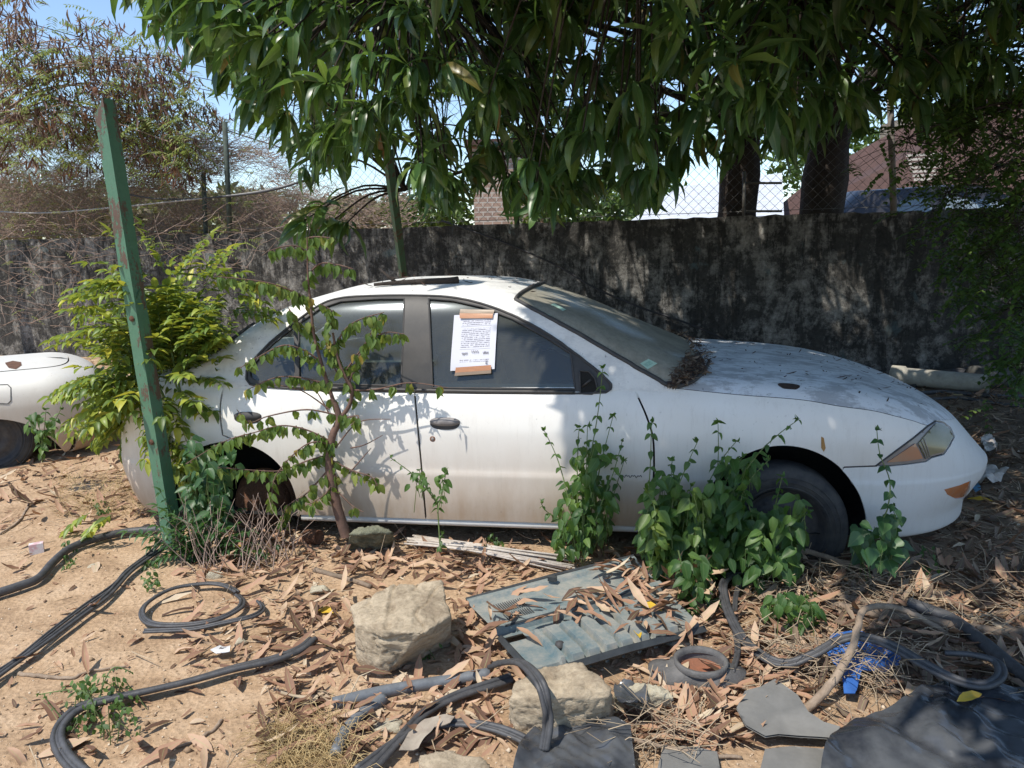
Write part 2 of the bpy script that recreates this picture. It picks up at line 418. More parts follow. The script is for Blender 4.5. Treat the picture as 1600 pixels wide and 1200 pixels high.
def panel(S, outer, holes=(), off=0, step=.035, flange=.012, mirror=False, keep=None, back=False):
    polys = [dens(outer, step)]+[dens(h, step) for h in holes]
    pts = []; edges = []
    for pl in polys:
        b = len(pts); pts += pl; edges += [(b+i, b+(i+1) % len(pl)) for i in range(len(pl))]
    B = np.array(pts); lo, hi = B.min(0), B.max(0)
    gx, gy = np.meshgrid(np.arange(lo[0]+step/2, hi[0], step), np.arange(lo[1]+step/2, hi[1], step*.8)); g = np.stack([gx.ravel(), gy.ravel()], 1)
    inside = inpoly(g, polys[0])
    for h in polys[1:]: inside &= ~inpoly(g, h)
    g = g[inside]
    if len(g):
        dd = np.array([np.min(np.abs(B-q).max(1)) for q in g]); g = g[dd > step*.42]
    allp = [Vector(p) for p in pts]+[Vector((float(a), float(b))) for a, b in g]
    vs, es, fs, *_ = delaunay_2d_cdt(allp, edges, [], 0, 1e-6)
    vs = [(v.x, v.y) for v in vs]; C = np.array([[(vs[f[0]][k]+vs[f[1]][k]+vs[f[2]][k])/3 for k in (0, 1)] for f in fs])
    ok = inpoly(C, polys[0])
    for h in polys[1:]: ok &= ~inpoly(C, h)
    fs = [f for f, k in zip(fs, ok) if k]
    V = []; NN = []
    for p in vs:
        u = min(3, max(0, s2u(p[0]))); v = min(1, max(0, p[1]/VSC)); n = S.nrm(u, v); NN.append(n); V.append(Vector(S.fn(u, v))+n*off)
    F = []
    for f in fs:
        a, b, c = V[f[0]], V[f[1]], V[f[2]]
        n = (b-a).cross(c-a); F.append(tuple(f) if n.dot(NN[f[0]]) > 0 else tuple(f)[::-1])
    if flange:
        cnt = {}
        for f in F:
            for i in range(3):
                e = (f[i], f[(i+1) % 3]); k = (min(e), max(e)); cnt.setdefault(k, []).append(e)
        mp = {}
        for k, l in cnt.items():
            if len(l) == 1:
                a, b = l[0]
                pa = vs[a]
                if mirror and ((abs(vs[a][1]-VSC) < 1e-4 and abs(vs[b][1]-VSC) < 1e-4) or (abs(V[a].y) < 1e-4 and abs(V[b].y) < 1e-4)): continue
                for q in (a, b):
                    if q not in mp: mp[q] = len(V); V.append(V[q]-NN[q]*.0006); V.append(V[q]-NN[q]*flange)
                F.append((mp[b], mp[a], mp[a]+1, mp[b]+1))
    if mirror:
        n = len(V); mid = {i: i for i, v in enumerate(V) if abs(v.y) < 1e-4}
        idx = {}
        for i in range(n):
            if i in mid: idx[i] = i; V[i] = Vector((V[i].x, 0, V[i].z))
            else: idx[i] = len(V); V.append(Vector((V[i].x, -V[i].y, V[i].z)))
        F += [tuple(idx[i] for i in f[::-1]) for f in F]
        F = [f for f in F if len(set(f)) == len(f)]
    return V, F
def carpart(name, VF, mat, parent=None, smooth=True):
    # merge pole duplicates so smooth shading carries across
    V, F = VF; key = {}; mp = []; W = []
    for v in V:
        k = (round(v.x, 4), round(v.y, 4), round(v.z, 4))
        if k not in key: key[k] = len(W); W.append(v)
        mp.append(key[k])
    F2 = []; seen = set()
    for f in F:
        g = tuple(dict.fromkeys(mp[i] for i in f))
        if len(g) > 2 and frozenset(g) not in seen: seen.add(frozenset(g)); F2.append(g)
    return mk(name, W, F2, mat, parent or CAR, smooth=smooth, local=True)
SB = Surf(body); SG = Surf(green)

def mat_paint(name, base=(.74, .74, .72), grey=.0, dirt=.55, rough=.38):
    m, nt, out = new_mat(name); v = coord(nt); sp = N(nt, 'SeparateXYZ', {0: v}).outputs
    a = noi(nt, v, 3, 6, .6); b = noi(nt, v, 45, 6, .7); c = noi(nt, coord(nt, 'Object', (1, 1, .25)), 9, 7, .65)
    col = mix(nt, ramp(nt, a, [(.3, .0), (.8, .35)]), base, (.60, .55, .47))
    # soil splashed on the lower doors
    lowz = N(nt, 'MapRange', {'Value': sp[2], 'From Min': .78, 'From Max': .36, 'To Min': 0.0, 'To Max': 1.0}).outputs[0]
    d = mth(nt, 'MULTIPLY', lowz, mth(nt, 'ADD', c, .35)); d = mth(nt, 'MULTIPLY', d, dirt, True)
    col = mix(nt, d, col, (.36, .25, .16))
    st = ramp(nt, b, [(.24, 1.0), (.36, 0.0)]); col = mix(nt, mth(nt, 'MULTIPLY', st, .6), col, (.16, .13, .11))
    if grey:
        g = noi(nt, v, 5, 10, .72, .4); g2 = noi(nt, coord(nt, 'Object', (.6, 2.2, 1)), 16, 8, .75)
        f = mth(nt, 'ADD', mth(nt, 'MULTIPLY', g, .55), mth(nt, 'MULTIPLY', g2, .55)); f = ramp(nt, f, [(.52, 0.0), (.60, grey)])
        col = mix(nt, f, col, (.25, .26, .275))
        k = ramp(nt, noi(nt, v, 30, 4, .8), [(.28, .9), (.36, 0.0)]); col = mix(nt, k, col, (.05, .045, .04))
    ro = ramp(nt, a, [(.3, rough), (.75, rough+.3)])
    sk = ramp(nt, noi(nt, coord(nt, 'Object', (1, 1, .12)), 28, 6, .8), [(.52, 0.0), (.74, .20)]); col = mix(nt, sk, col, (.30, .26, .21))
    b_ = bsdf(nt, out, col, ro, bmp(nt, mth(nt, 'ADD', mth(nt, 'MULTIPLY', b, .3), mth(nt, 'MULTIPLY', a, 2.2)), .16, .006)); b_.inputs['Coat Weight'].default_value = .12; b_.inputs['Coat Roughness'].default_value = .3
    return m
M_paint = mat_paint('white_dusty_paint', (.77, .755, .715), dirt=.95); M_hood = mat_paint('weathered_hood_paint', (.62, .66, .70), grey=.7, dirt=.2, rough=.5)
M_bump = mat_paint('bumper_paint', (.70, .72, .72), dirt=.25, rough=.45); M_roof = mat_paint('roof_paint', (.72, .72, .69), grey=.25, dirt=0, rough=.5)
M_black = simple('black_rubber_trim', (.035, .035, .037), (.07, .065, .06), 14, .7, .3, .003)
M_bpil = simple('faded_black_pillar', (.028, .027, .026), (.055, .05, .045), 10, .55, .1, .002)
M_dark = simple('underbody_black', (.008, .008, .008), (.015, .014, .012), 10, .95, .2)
M_int = simple('interior_fabric', (.15, .155, .165), (.22, .21, .20), 20, .9, .3)
def mat_glass(name, dust, dcol, tint=(.35, .42, .42), sc=5):
    m, nt, out = new_mat(name); v = coord(nt); st = coord(nt, 'Object', (1.5, 1.5, .4))
    a = noi(nt, v, sc, 7, .65); b = noi(nt, st, 26, 6, .7); c = noi(nt, v, 120, 3, .8)
    f = mth(nt, 'ADD', mth(nt, 'MULTIPLY', a, .8), mth(nt, 'ADD', mth(nt, 'MULTIPLY', b, .5), mth(nt, 'MULTIPLY', c, .25)))
    f = ramp(nt, f, [(.45, dust*.45), (1.0, min(1.0, dust*1.45))])
    gl = N(nt, 'BsdfGlossy', {'Color': (.5, .56, .6), 'Roughness': .16}); tr = N(nt, 'BsdfTransparent', {'Color': tint})
    fr = N(nt, 'Fresnel', {'IOR': 1.6}).outputs[0]
    g = N(nt, 'MixShader', {0: mth(nt, 'ADD', fr, .06, True), 1: tr.outputs[0], 2: gl.outputs[0]})
    di = N(nt, 'BsdfDiffuse', {'Color': dcol})
    mx = N(nt, 'MixShader', {0: f, 1: g.outputs[0], 2: di.outputs[0]}); nt.links.new(mx.outputs[0], out.inputs[0]); return m
M_gside = mat_glass('dusty_side_glass', .34, (.115, .12, .105)); M_gws = mat_glass('dusty_windshield_glass', .68, (.34, .32, .26), sc=3)

def circ(S, cx, cy, rx, ry, a0, a1, n=40):   # arc in pixels, angles in degrees, y down
    return [S.cast(cx+rx*math.cos(R(a0+(a1-a0)*k/n)), cy+ry*math.sin(R(a0+(a1-a0)*k/n))) for k in range(n+1)]
SMAX = USC[3]; VM = VSC
def suv(x, z):   # surface parameters of a place on the near side given car x and z
    return SB_near(x, z)
def SB_near(x, z):
    o = Vector((x, -2, z)); hit, n, idx, d = SB.bvh.ray_cast(o, Vector((0, 1, 0)))
    i, j = idx//SB.nv, idx % SB.nv
    return (u2s(SB.us[i]), j/SB.nv*VSC)
# shut lines, each a run of surface parameters
c_frontdoor_front = SB.line([(985, 592), (997, 620), (1010, 650), (1020, 683), (1022, 720), (1021, 750), (1017, 780), (1008, 806)], smooth=True)
c_mid = SB.line([(648, 617), (653, 671), (658, 725), (665, 806)])
c_rear_edge = SB.line([(356, 590), (346, 620), (344, 650), (348, 680)], smooth=True)
arch_r = circ(SB, 356, 803, 108, 112, -74, 2, 24)       # rear arch, from its top to its right foot
sv = lambda p: p
# low edge of the doors
zsill = .085*VSC
low = lambda s0, s1: [(s0+(s1-s0)*k/10, zsill) for k in range(11)]
belt_v = .835*VSC
def vline(s0, s1, v, n=12): return [(s0+(s1-s0)*k/n, v) for k in range(n+1)]
arch_f = circ(SB, 1224, 830, 131, 133, 186, 360, 50)    # front arch left foot over the top to the right foot
# front door
fd = c_frontdoor_front; top_f = vline(fd[0][0], c_mid[0][0], belt_v)
front_door_poly = top_f[1:-1]+[(c_mid[0][0], belt_v)]+c_mid+[(c_mid[-1][0], zsill)]+low(c_mid[-1][0], fd[-1][0])[1:]+fd[::-1]
rq = c_rear_edge
rear_door_poly = [(c_mid[0][0], belt_v)]+vline(c_mid[0][0], rq[0][0], belt_v)[1:]+rq+arch_r[2:]+[(arch_r[-1][0]+.0, zsill)]+low(arch_r[-1][0], c_mid[-1][0])[1:]+c_mid[::-1]
g_ = .0045
def door(name, poly):
    return carpart(name, panel(SB, shrink(poly, g_)), M_paint)
FD = door('front_door', front_door_poly); RD = door('rear_door', rear_door_poly)
# fender: from the front door line to bumper line, up to the hood edge
hood_edge = SB.line([(1040, 603), (1054, 606), (1150, 616), (1250, 624), (1310, 634), (1362, 641), (1392, 648), (1426, 657), (1449, 664), (1460, 657)], smooth=True)
cowl_l = SB.line([(985, 592), (1010, 598), (1040, 603)])
lamp_t = SB.line([(1449, 667), (1426, 686), (1400, 705), (1370, 727)])
lamp_outer = SB.line([(1370, 727), (1400, 705), (1426, 686), (1449, 667), (1462, 658), (1475, 661), (1485, 670), (1491, 682), (1484, 696), (1475, 709), (1456, 714), (1447, 721), (1419, 725), (1389, 728)], closed=True)
bump_l = SB.line([(1370, 728), (1345, 729), (1319, 730)])
af_top = [p for p in arch_f if True]
k_b = min(range(len(arch_f)), key=lambda i: (SB.at(arch_f[i])-SB.at(bump_l[-1])).length)
fend = fd+[(fd[-1][0], zsill)]+[(arch_f[0][0]-.0, zsill)]+[q for q in arch_f[:k_b+1] if q[1] > zsill]+bump_l[::-1]+lamp_t[::-1]+hood_edge[:-2][::-1]+cowl_l[::-1]
carpart('front_fender', panel(SB, shrink(fend, g_)), M_paint)
# hood: near edge to the spine, front edge follows the lamp top and runs across the nose
vfront = SB.cast(1470, 655); h0 = hood_edge[-1]
front_edge = [(h0[0]+(SMAX-h0[0])*t, h0[1]+(.80*VSC-h0[1])*math.sin(t*math.pi/2)**1.0) for t in [k/10 for k in range(11)]]
hood_poly = hood_edge+front_edge[1:]+[(SMAX, VM-.001)]+[(hood_edge[0][0]+(SMAX-hood_edge[0][0])*t, VM-.001) for t in (.7, .5, .3, .1)]
# back edge of the hood: fixed distance ahead of the windshield, curving
hood_poly = hood_edge+front_edge[1:]+[(SMAX, VM)]+[(u2s(1.55)+(SMAX-u2s(1.55))*t, VM) for t in (.75, .5, .25, .0)]
hood_poly = [p for p in hood_poly]
HOOD = carpart('hood', panel(SB, shrink(hood_poly, 0.0), mirror=True, step=.03, flange=0), M_hood)
# bumper: under lamps, round the nose, down to the bottom
foot = [q for q in arch_f[k_b:] if q[1] > .02*VM]
bump_poly = bump_l[::-1]+[q for q in SB.line([(1370, 728), (1389, 729), (1419, 726), (1447, 722), (1456, 716), (1475, 711), (1484, 698), (1492, 682), (1486, 668), (1475, 659), (1463, 656)])]+front_edge[1:]+[(SMAX, 0.0)]+[(foot[-1][0]+(SMAX-foot[-1][0])*t, 0.0) for t in (.75, .5, .25)]+[(foot[-1][0], 0.0)]+foot[::-1]
fogp = SB.line([(1475, 765), (1500, 758), (1517, 751), (1514, 767), (1507, 779), (1494, 780), (1480, 773)], closed=True)
carpart('front_bumper', panel(SB, shrink(bump_poly, .001), [fogp], mirror=True, step=.03), M_bump)
# quarter panel behind the rear door, round the tail
arch_rl = circ(SB, 356, 803, 108, 112, -74, -180, 26)
qtr = rq+arch_rl[1:]+[(arch_rl[-1][0], .0)]+[(0.0, 0.0)]+[(0.0, .93*VM)]+vline(0, rq[0][0], .93*VM)[1:]
carpart('quarter_panel', panel(SB, shrink(qtr, g_)), M_paint)
# far side in one skin, rear deck
def flip(VF): V, F = VF; return [Vector((v.x, -v.y, v.z)) for v in V], [f[::-1] for f in F]
far = [(0, 0)]+[(arch_rl[-1][0], 0)]+arch_rl[::-1]+arch_r[1:]+[(arch_r[-1][0], 0.02), (arch_f[0][0], .02)]+arch_f[:k_b+1]+bump_l[::-1]+lamp_t[::-1]+hood_edge[:-2][::-1]+[(u2s(1.85), .93*VM), (0, .93*VM)]
carpart('side_panel', flip(panel(SB, far, step=.05)), M_paint)
carpart('trunk_lid', panel(SB, [(0, .935*VM), (u2s(1.45), .935*VM), (u2s(1.45), VM), (0, VM)], mirror=True, step=.05, flange=0), M_paint)
# rocker under the doors
rk = MB(); pts = [SB.at((s, .035*VM), .0) for s in np.linspace(arch_r[-1][0]+.02, arch_f[0][0]-.03, 30)]
rk.tube([Vector((p.x, p.y+.01, p.z+.012)) for p in pts], .02, 10); rk.mk('rocker_sill', M_bump, CAR, local=True)
# inner shell seen through the gaps, with holes at the wheel arches
inner = [(0, .0)]+[(arch_rl[-1][0], 0)]+shrink(arch_rl[::-1]+arch_r[1:], 0)+[(arch_r[-1][0], 0), (arch_f[0][0], 0)]+arch_f+[(arch_f[-1][0], 0), (SMAX, 0), (SMAX, VM*.86), (u2s(1.9), .86*VM), (0, .9*VM)]
carpart('inner_shell', panel(SB, inner, off=-.018, step=.06, mirror=True, flange=0), M_dark)
# floor and wheel wells
fl = MB(); fl.box((-1.25, 0, .33), (1.75, 1.5, .03)); fl.box((-2.6, 0, .42), (.9, .8, .03)); fl.box((-.46, 0, .62), (.03, 1.3, .55)); fl.box((.3, 0, .5), (1.0, .7, .3)); fl.mk('underbody', M_dark, CAR, local=True, smooth=False)
def well(cx, cz, r):
    b = MB(); b.lathe([(r, -.80), (r+.02, -.45), (.05, -.45)], (cx, 0, cz), (0, 1, 0), 30); return b
for cx, cz, r in ((0.0, .335, .40), (-2.63, .335, .35)):
    for sd in (1, -1):
        b = well(cx, cz, r); b.v = [(x, y*sd, max(z, .315)) for x, y, z in b.v]; b.mk('wheel_well', M_dark, CAR, local=True)
# ---- greenhouse
dlo = SG.line([(460, 504), (498, 478), (533, 466), (592, 462), (665, 462), (708, 465), (750, 474), (800, 492), (850, 518), (887, 543), (915, 564), (940, 584), (956, 600)], smooth=True)
dlo_low = SG.line([(956, 608), (948, 614), (896, 616), (750, 615), (560, 611), (460, 608), (405, 604), (390, 601), (384, 593), (385, 579), (398, 560), (421, 536)])
dlo_poly = dlo+dlo_low
ws_near = SG.line([(805, 468), (850, 492), (900, 519), (950, 548), (1000, 577), (1040, 600)], smooth=True)
v0 = .03*VM
wst = ws_near[0]; x0_ = SG.at(wst).x
def v_at_x(s, x):
    a, b_ = .3, .98
    u = s2u(s)
    for _ in range(30):
        m = (a+b_)/2
        if fsign*(green(u, m)[0]-x) > 0: a = m
        else: b_ = m
    return a*VM
fsign = 1
header = [(wst[0]+(SMAX-wst[0])*t, v_at_x(wst[0]+(SMAX-wst[0])*t, x0_+.035*math.sin(t*math.pi/2))) for t in np.linspace(0, 1, 16)]
cw_out = SG.line([(1044, 602), (1062, 603), (1082, 596), (1098, 582), (1108, 566), (1112, 550)], smooth=True)
gl_low = SG.line([(1036, 596), (1052, 594), (1068, 585), (1080, 571), (1087, 556)], smooth=True)
ws_poly = ws_near+[*gl_low, (SMAX, gl_low[-1][1])]+header[:0:-1]
rw_near = SG.line([(436, 484), (400, 505), (365, 530), (338, 550)], smooth=True)
rwt = rw_near[0]; rw_poly = rw_near+[(0, rw_near[-1][1]-.02), (0, rwt[1]+.012)]+[(rwt[0]*t, rwt[1]+.012*(1-t)) for t in (.3, .6, .9)]
green_poly = [(0, .0), (SMAX, .0), (SMAX, VM), (0, VM)]
ws_h = shrink(ws_poly, -.006); rw_h = shrink(rw_poly, -.006); dl_h = shrink(dlo_poly, -.002)
def clampd(pl): return [(min(SMAX, max(0, a)), min(VM, max(0, b))) for a, b in pl]
# the roof skin is cut open along the centre line at front and rear glass
gp = [(.0, .0)]+[(SMAX*k/20, 0.0) for k in range(1, 20)]+[(SMAX, 0.0)]
wsl = [p for p in ws_h]; 
roof_outer = [(0.0, rwt[1]+.018)]+[(rwt[0]*t, rwt[1]+.018) for t in (.3, .6, .9)]+[(p[0]+.006, p[1]) for p in rw_near]+[(rw_near[-1][0]+.004, 0.0), (ws_near[-1][0]+.01, 0.0)]+[(p[0]-.008, p[1]) for p in ws_near[::-1]]+[(a_, b_+.008) for a_, b_ in header[1:]]+[(SMAX, VM), (0, VM)]
ROOF = carpart('roof', panel(SG, roof_outer, [dl_h], mirror=True, step=.03), M_roof)
# windows
glass_f = SG.line([(670, 467), (708, 470), (754, 480), (800, 498), (850, 525), (892, 552), (899, 608), (676, 606)], closed=True)
glass_r = SG.line([(467, 506), (500, 482), (533, 471), (592, 467), (632, 467), (630, 530), (627, 603), (467, 599)], closed=True)
glass_q = SG.line([(460, 511), (460, 597), (400, 594), (392, 589), (391, 580), (403, 562), (426, 538)], closed=True)
def two(name, VF, mat, label=None, parent=None):
    a = carpart(name, VF, mat, parent); b = carpart(name, flip(VF), mat, parent); return a, b
two('window_trim', panel(SG, shrink(dlo_poly, .0), [glass_f, glass_r, glass_q], off=.003, step=.03, flange=.014), M_bpil)
WINF, _ = two('front_window', panel(SG, shrink(glass_f, -.004), off=-.006, flange=0), M_gside)
two('rear_window', panel(SG, shrink(glass_r, -.004), off=-.006, flange=0), M_gside)
two('quarter_window', panel(SG, shrink(glass_q, -.004), off=-.006, flange=0), M_gside)
def strip(name, S, line, r, off, mat, parent=None, closed=False, both=True, flat=1):
    pts = [S.at(p, off) for p in line]
    if closed: pts.append(pts[0])
    b = MB(); b.tube(pts, r, 6, flat=flat)
    if both: b2 = MB(); b2.add([(x, -y, z) for x, y, z in b.v], [f[::-1] for f in b.f]); b2.mk(name, mat, parent or CAR, local=True)
    return b.mk(name, mat, parent or CAR, local=True)
strip('window_seal', SG, shrink(dlo_poly, .006), .006, .004, M_black, closed=True)
strip('belt_molding', SG, SG.line([(452, 605), (560, 608), (750, 612), (898, 613)]), .010, .006, M_bpil)
strip('glass_seal', SG, glass_f, .005, .001, M_black, closed=True); strip('glass_seal', SG, glass_r, .005, .001, M_black, closed=True)
WS = carpart('windshield', panel(SG, ws_poly, off=-.004, mirror=True, step=.04, flange=0), M_gws)
carpart('back_glass', panel(SG, rw_poly, off=-.004, mirror=True, step=.04, flange=0), M_gside)
strip('windshield_seal', SG, ws_near+cw_out, .010, .002, M_black)
strip('windshield_seal', SG, header, .009, .002, M_black)
strip('back_glass_seal', SG, rw_near, .012, .002, M_black)
# cowl: black band at the foot of the windshield
cwl = cw_out+[(SMAX, cw_out[-1][1]), (SMAX, gl_low[-1][1])]+gl_low[::-1]
carpart('cowl', panel(SG, cwl, off=.001, mirror=True, step=.03, flange=0), M_black)
# lamps
def mat_lens(name, col, rough=.2, sc=60):
    m, nt, out = new_mat(name); v = coord(nt, 'Object'); a = noi(nt, v, 12, 5, .6); wv = N(nt, 'TexWave', {'Vector': v, 'Scale': sc}).outputs[0]
    c = mix(nt, ramp(nt, a, [(.35, 0.0), (.75, .5)]), col, (.30, .27, .2)); bsdf(nt, out, c, rough, bmp(nt, wv, .12, .002), Coat_Weight=.5); return m
M_lens = mat_lens('yellowed_lens', (.17, .16, .085)); M_amber = mat_lens('amber_lens', (.55, .15, .03)); M_ambl = mat_lens('faded_amber_lens', (.42, .20, .11)); M_clear = mat_lens('grey_lens', (.22, .2, .2))
LO = lamp_outer
hv = panel(SB, shrink(LO, .003), off=-.002, step=.02)
for fl_ in (False, True):
    H = carpart('headlight', flip(hv) if fl_ else hv, M_clear)
    l1 = SB.line([(1434, 693), (1452, 672), (1462, 661), (1475, 664), (1484, 673), (1488, 682), (1481, 694), (1473, 706), (1456, 710), (1446, 717), (1440, 706)], closed=True)
    l2 = SB.line([(1386, 722), (1410, 706), (1429, 693), (1436, 705), (1441, 716), (1418, 720)], closed=True)
    p1, p2 = panel(SB, l1, off=.004, step=.02, flange=.006), panel(SB, l2, off=.004, step=.02, flange=.006)
    carpart('headlight_lens', flip(p1) if fl_ else p1, M_lens, H); carpart('turn_signal', flip(p2) if fl_ else p2, M_ambl, H)
    p3 = panel(SB, shrink(fogp, .0005), off=-.006, step=.02, flange=.006); carpart('bumper_lamp', flip(p3) if fl_ else p3, M_amber)
rb_ = [SB.line([(1434+4*k, 693-4*k), (1442+3*k, 706-2*k), (1446+3*k, 717-1*k)], smooth=True) for k in range(3)]
for q_ in rb_: strip('lens_rib', SB, q_, .0022, .006, M_clear)
strip('lamp_seal', SB, SB.line([(1368, 728), (1400, 704), (1426, 685), (1449, 666), (1462, 658)]), .004, .001, M_black)
strip('bumper_seam', SB, bump_l, .004, -.002, M_black)
# handles
def ell(name, S, px, py, lx, lz, th, mat, parent, tilt=0):
    p = S.at(S.cast(px, py)); uu, vv = S.cast(px, py); n = S.nrm(s2u(uu), vv/VSC); ex = Vector((1, 0, 0))-n*n.x; ex.normalize(); ez = ex.cross(n); ez = ez if ez.z > 0 else -ez
    b = MB(); V = []; 
    for i in range(9):
        a = math.pi/2*i/8
        for k in range(28):
            q = 2*math.pi*k/28; V.append(p+ex*(lx*math.cos(a)*abs(math.cos(q))**.8*math.copysign(1, math.cos(q)))+ez*(lz*math.cos(a)*math.sin(q))+n*(th*math.sin(a)**.8-.002))
    F = [(i*28+k, i*28+(k+1) % 28, (i+1)*28+(k+1) % 28, (i+1)*28+k) for i in range(8) for k in range(28)]
    b.add(V, F); return b.mk(name, mat, parent, local=True), p, n, ex, ez
M_hand = simple('dusty_grey_handle', (.25, .23, .22), (.12, .11, .11), 30, .5, .1)
for px, py, par in ((695, 661, FD), (387, 652, RD)):
    ell('handle_recess', SB, px, py+1, .078, .030, .004, M_black, par)
    h_, p, n, ex, ez = ell('door_handle', SB, px, py-2, .073, .021, .022, M_hand if par is FD else M_black, par)
lk, p, n, ex, ez = ell('lock', SB, 676, 686, .015, .015, .004, simple('rust_ring', (.20, .09, .05), None, 60), FD); ell('keyhole', SB, 676, 686, .008, .009, .007, M_hand, lk)
# nameplate: small chrome script, too worn to read
b = MB(); q0 = SB.at(SB.cast(985, 744), .002)
b.tube([q0+Vector((.004*i-.05, -.001, .005*math.sin(i*1.9)+.0035*math.sin(i*.9))) for i in range(26)], .0016, 5); b.mk('nameplate', M_black, FD, local=True)
# mirror base, its mirror gone
mt = SG.line([(906, 580), (920, 581), (930, 592), (934, 610), (925, 616), (907, 615)], closed=True)
two('mirror_base', panel(SG, mt, off=.008, step=.015, flange=.008), M_dark)
b = MB(); pp = [SG.at(q, .010) for q in mt]; b.tube(pp+[pp[0]], .004, 6); b.mk('mirror_rim', M_black, CAR, local=True)
q0 = SG.at(SG.cast(917, 598), .012); b = MB(); b.tube([q0+Vector((-.02, 0, -.02)), q0+Vector((0, -.015, 0)), q0+Vector((.02, -.01, .015))], .005); b.mk('mirror_stub', M_bpil, CAR, local=True)
# hood blotch: rusty hole
pc = SB.cast(1233, 604); hb = [(pc[0]+.045*math.cos(a)*(1+.15*math.sin(3*a)), pc[1]+.028*math.sin(a)*(1+.2*math.cos(2*a))) for a in [k*math.pi/9 for k in range(18)]]
carpart('rust_spot', panel(SB, hb, off=.002, step=.012, flange=.002), simple('dark_rust', (.05, .03, .022), (.02, .015, .012), 50, .9, .6), HOOD)
# rust streak and antenna stub on the fender
pc = SB.line([(1283, 682), (1287, 684), (1290, 700), (1287, 706), (1283, 700)], closed=True)
carpart('rust_streak', panel(SB, pc, off=.0015, step=.008, flange=.001), simple('orange_rust', (.42, .24, .08), (.3, .15, .05), 40, .9, .2))
# wheels
M_tyre = simple('old_tyre', (.03, .031, .034), (.085, .08, .072), 18, .8, .3, .004); M_rim = simple('black_steel_rim', (.035, .035, .04), (.09, .08, .07), 20, .6, .2); M_rust = simple('brown_rust', (.16, .075, .04), (.07, .035, .022), 25, .95, .7, .01)
def tyre_prof(Rr, ri, wd): return [(ri, -wd*.40), (ri+.012, -wd*.47), (ri+.05, -wd*.5), (Rr-.03, -wd*.47), (Rr-.008, -wd*.40), (Rr, -wd*.25), (Rr, wd*.25), (Rr-.008, wd*.4), (Rr-.03, wd*.47), (ri+.05, wd*.5), (ri, wd*.4)]
def wheel(x, y, z, par, sd=-1, Rr=.29):
    W_ = MB(); W_.lathe([(r_, h_*(-sd)) for r_, h_ in tyre_prof(Rr, .185, .185)], (x, y, z), (0, 1, 0), 56)
    for k in range(3): W_.lathe([(.20+.022*k, sd*.0925-.0*sd), (.203+.022*k, sd*.0955), (.206+.022*k, sd*.0925)], (x, y, z), (0, 1, 0), 48)
    t = W_.mk('wheel_tyre', M_tyre, par, local=True)
    r_ = MB(); r_.lathe([(.188, sd*.088), (.178, sd*.082), (.168, sd*.055), (.150, sd*.045), (.12, sd*.060), (.085, sd*.062), (.06, sd*.045), (.035, sd*.045), (.033, sd*.075), (0.001, sd*.075)], (x, y, z), (0, 1, 0), 48)
    for k in range(12):
        a = k*math.pi/6; r_.lathe([(.009, sd*.0625), (.0001, sd*.0627)], (x+.135*math.cos(a), y-.003*sd*-1, z+.135*math.sin(a)), (0, 1, 0), 8)
    r_.mk('rim', M_rim, t, local=True); return t
wheel(0, -.735, .335, CAR); wheel(0, .735, .335, CAR, 1); wheel(-2.6, .735, .335, CAR, 1)
b = MB(); b.lathe([(.14, -.60), (.14, -.67), (.125, -.675), (.125, -.70), (.105, -.705), (.10, -.72), (.045, -.722), (.04, -.75), (.001, -.75)], (-2.575, 0, .33), (0, 1, 0), 36)
b.lathe([(.165, -.59), (.168, -.60), (.14, -.605)], (-2.575, 0, .33), (0, 1, 0), 36); b.mk('brake_drum', M_rust, CAR, local=True)
# interior
def rbox(b, c, d, tilt=0, n=6, e=4):
    rot = Matrix.Rotation(tilt, 3, 'Y'); V = []
    for i in range(n*2+1):
        th = math.pi*i/(n*2)-math.pi/2
        for k in range(16):
            ph = 2*math.pi*k/16; f = lambda q: math.copysign(abs(q)**(2/e), q)
            V.append(Vector(c)+rot @ Vector((d[0]/2*f(math.cos(th))*f(math.cos(ph)), d[1]/2*f(math.cos(th))*f(math.sin(ph)), d[2]/2*f(math.sin(th)))))
    b.add(V, [(i*16+k, i*16+(k+1) % 16, (i+1)*16+(k+1) % 16, (i+1)*16+k) for i in range(n*2) for k in range(16)])
for y in (-.37, .37):
    b = MB(); rbox(b, (-1.25, y, .50), (.50, .48, .16)); rbox(b, (-1.53, y, .80), (.15, .47, .62), -.22); rbox(b, (-1.63, y, 1.14), (.09, .25, .15), -.2); b.mk('front_seat', M_int, CAR, local=True)
b = MB(); rbox(b, (-2.15, 0, .50), (.50, 1.25, .17)); rbox(b, (-2.45, 0, .80), (.15, 1.25, .55), -.35); b.mk('rear_seat', M_int, CAR, local=True)
b = MB(); rbox(b, (-.42, 0, .84), (.55, 1.38, .26)); b.mk('dashboard', M_int, CAR, local=True)
b = MB(); rbox(b, (-2.85, 0, .98), (.5, 1.3, .06)); b.mk('parcel_shelf', M_int, CAR, local=True)
b = MB(); b.lathe([(.185+.012*math.cos(a), .012*math.sin(a)) for a in [k*math.pi/4 for k in range(9)]], (-.80, .37, .90), (-.9, 0, .4), 28); b.tube([(-.80, .37, .90), (-.5, .37, .78)], .03); b.mk('steering_wheel', M_black, CAR, local=True)
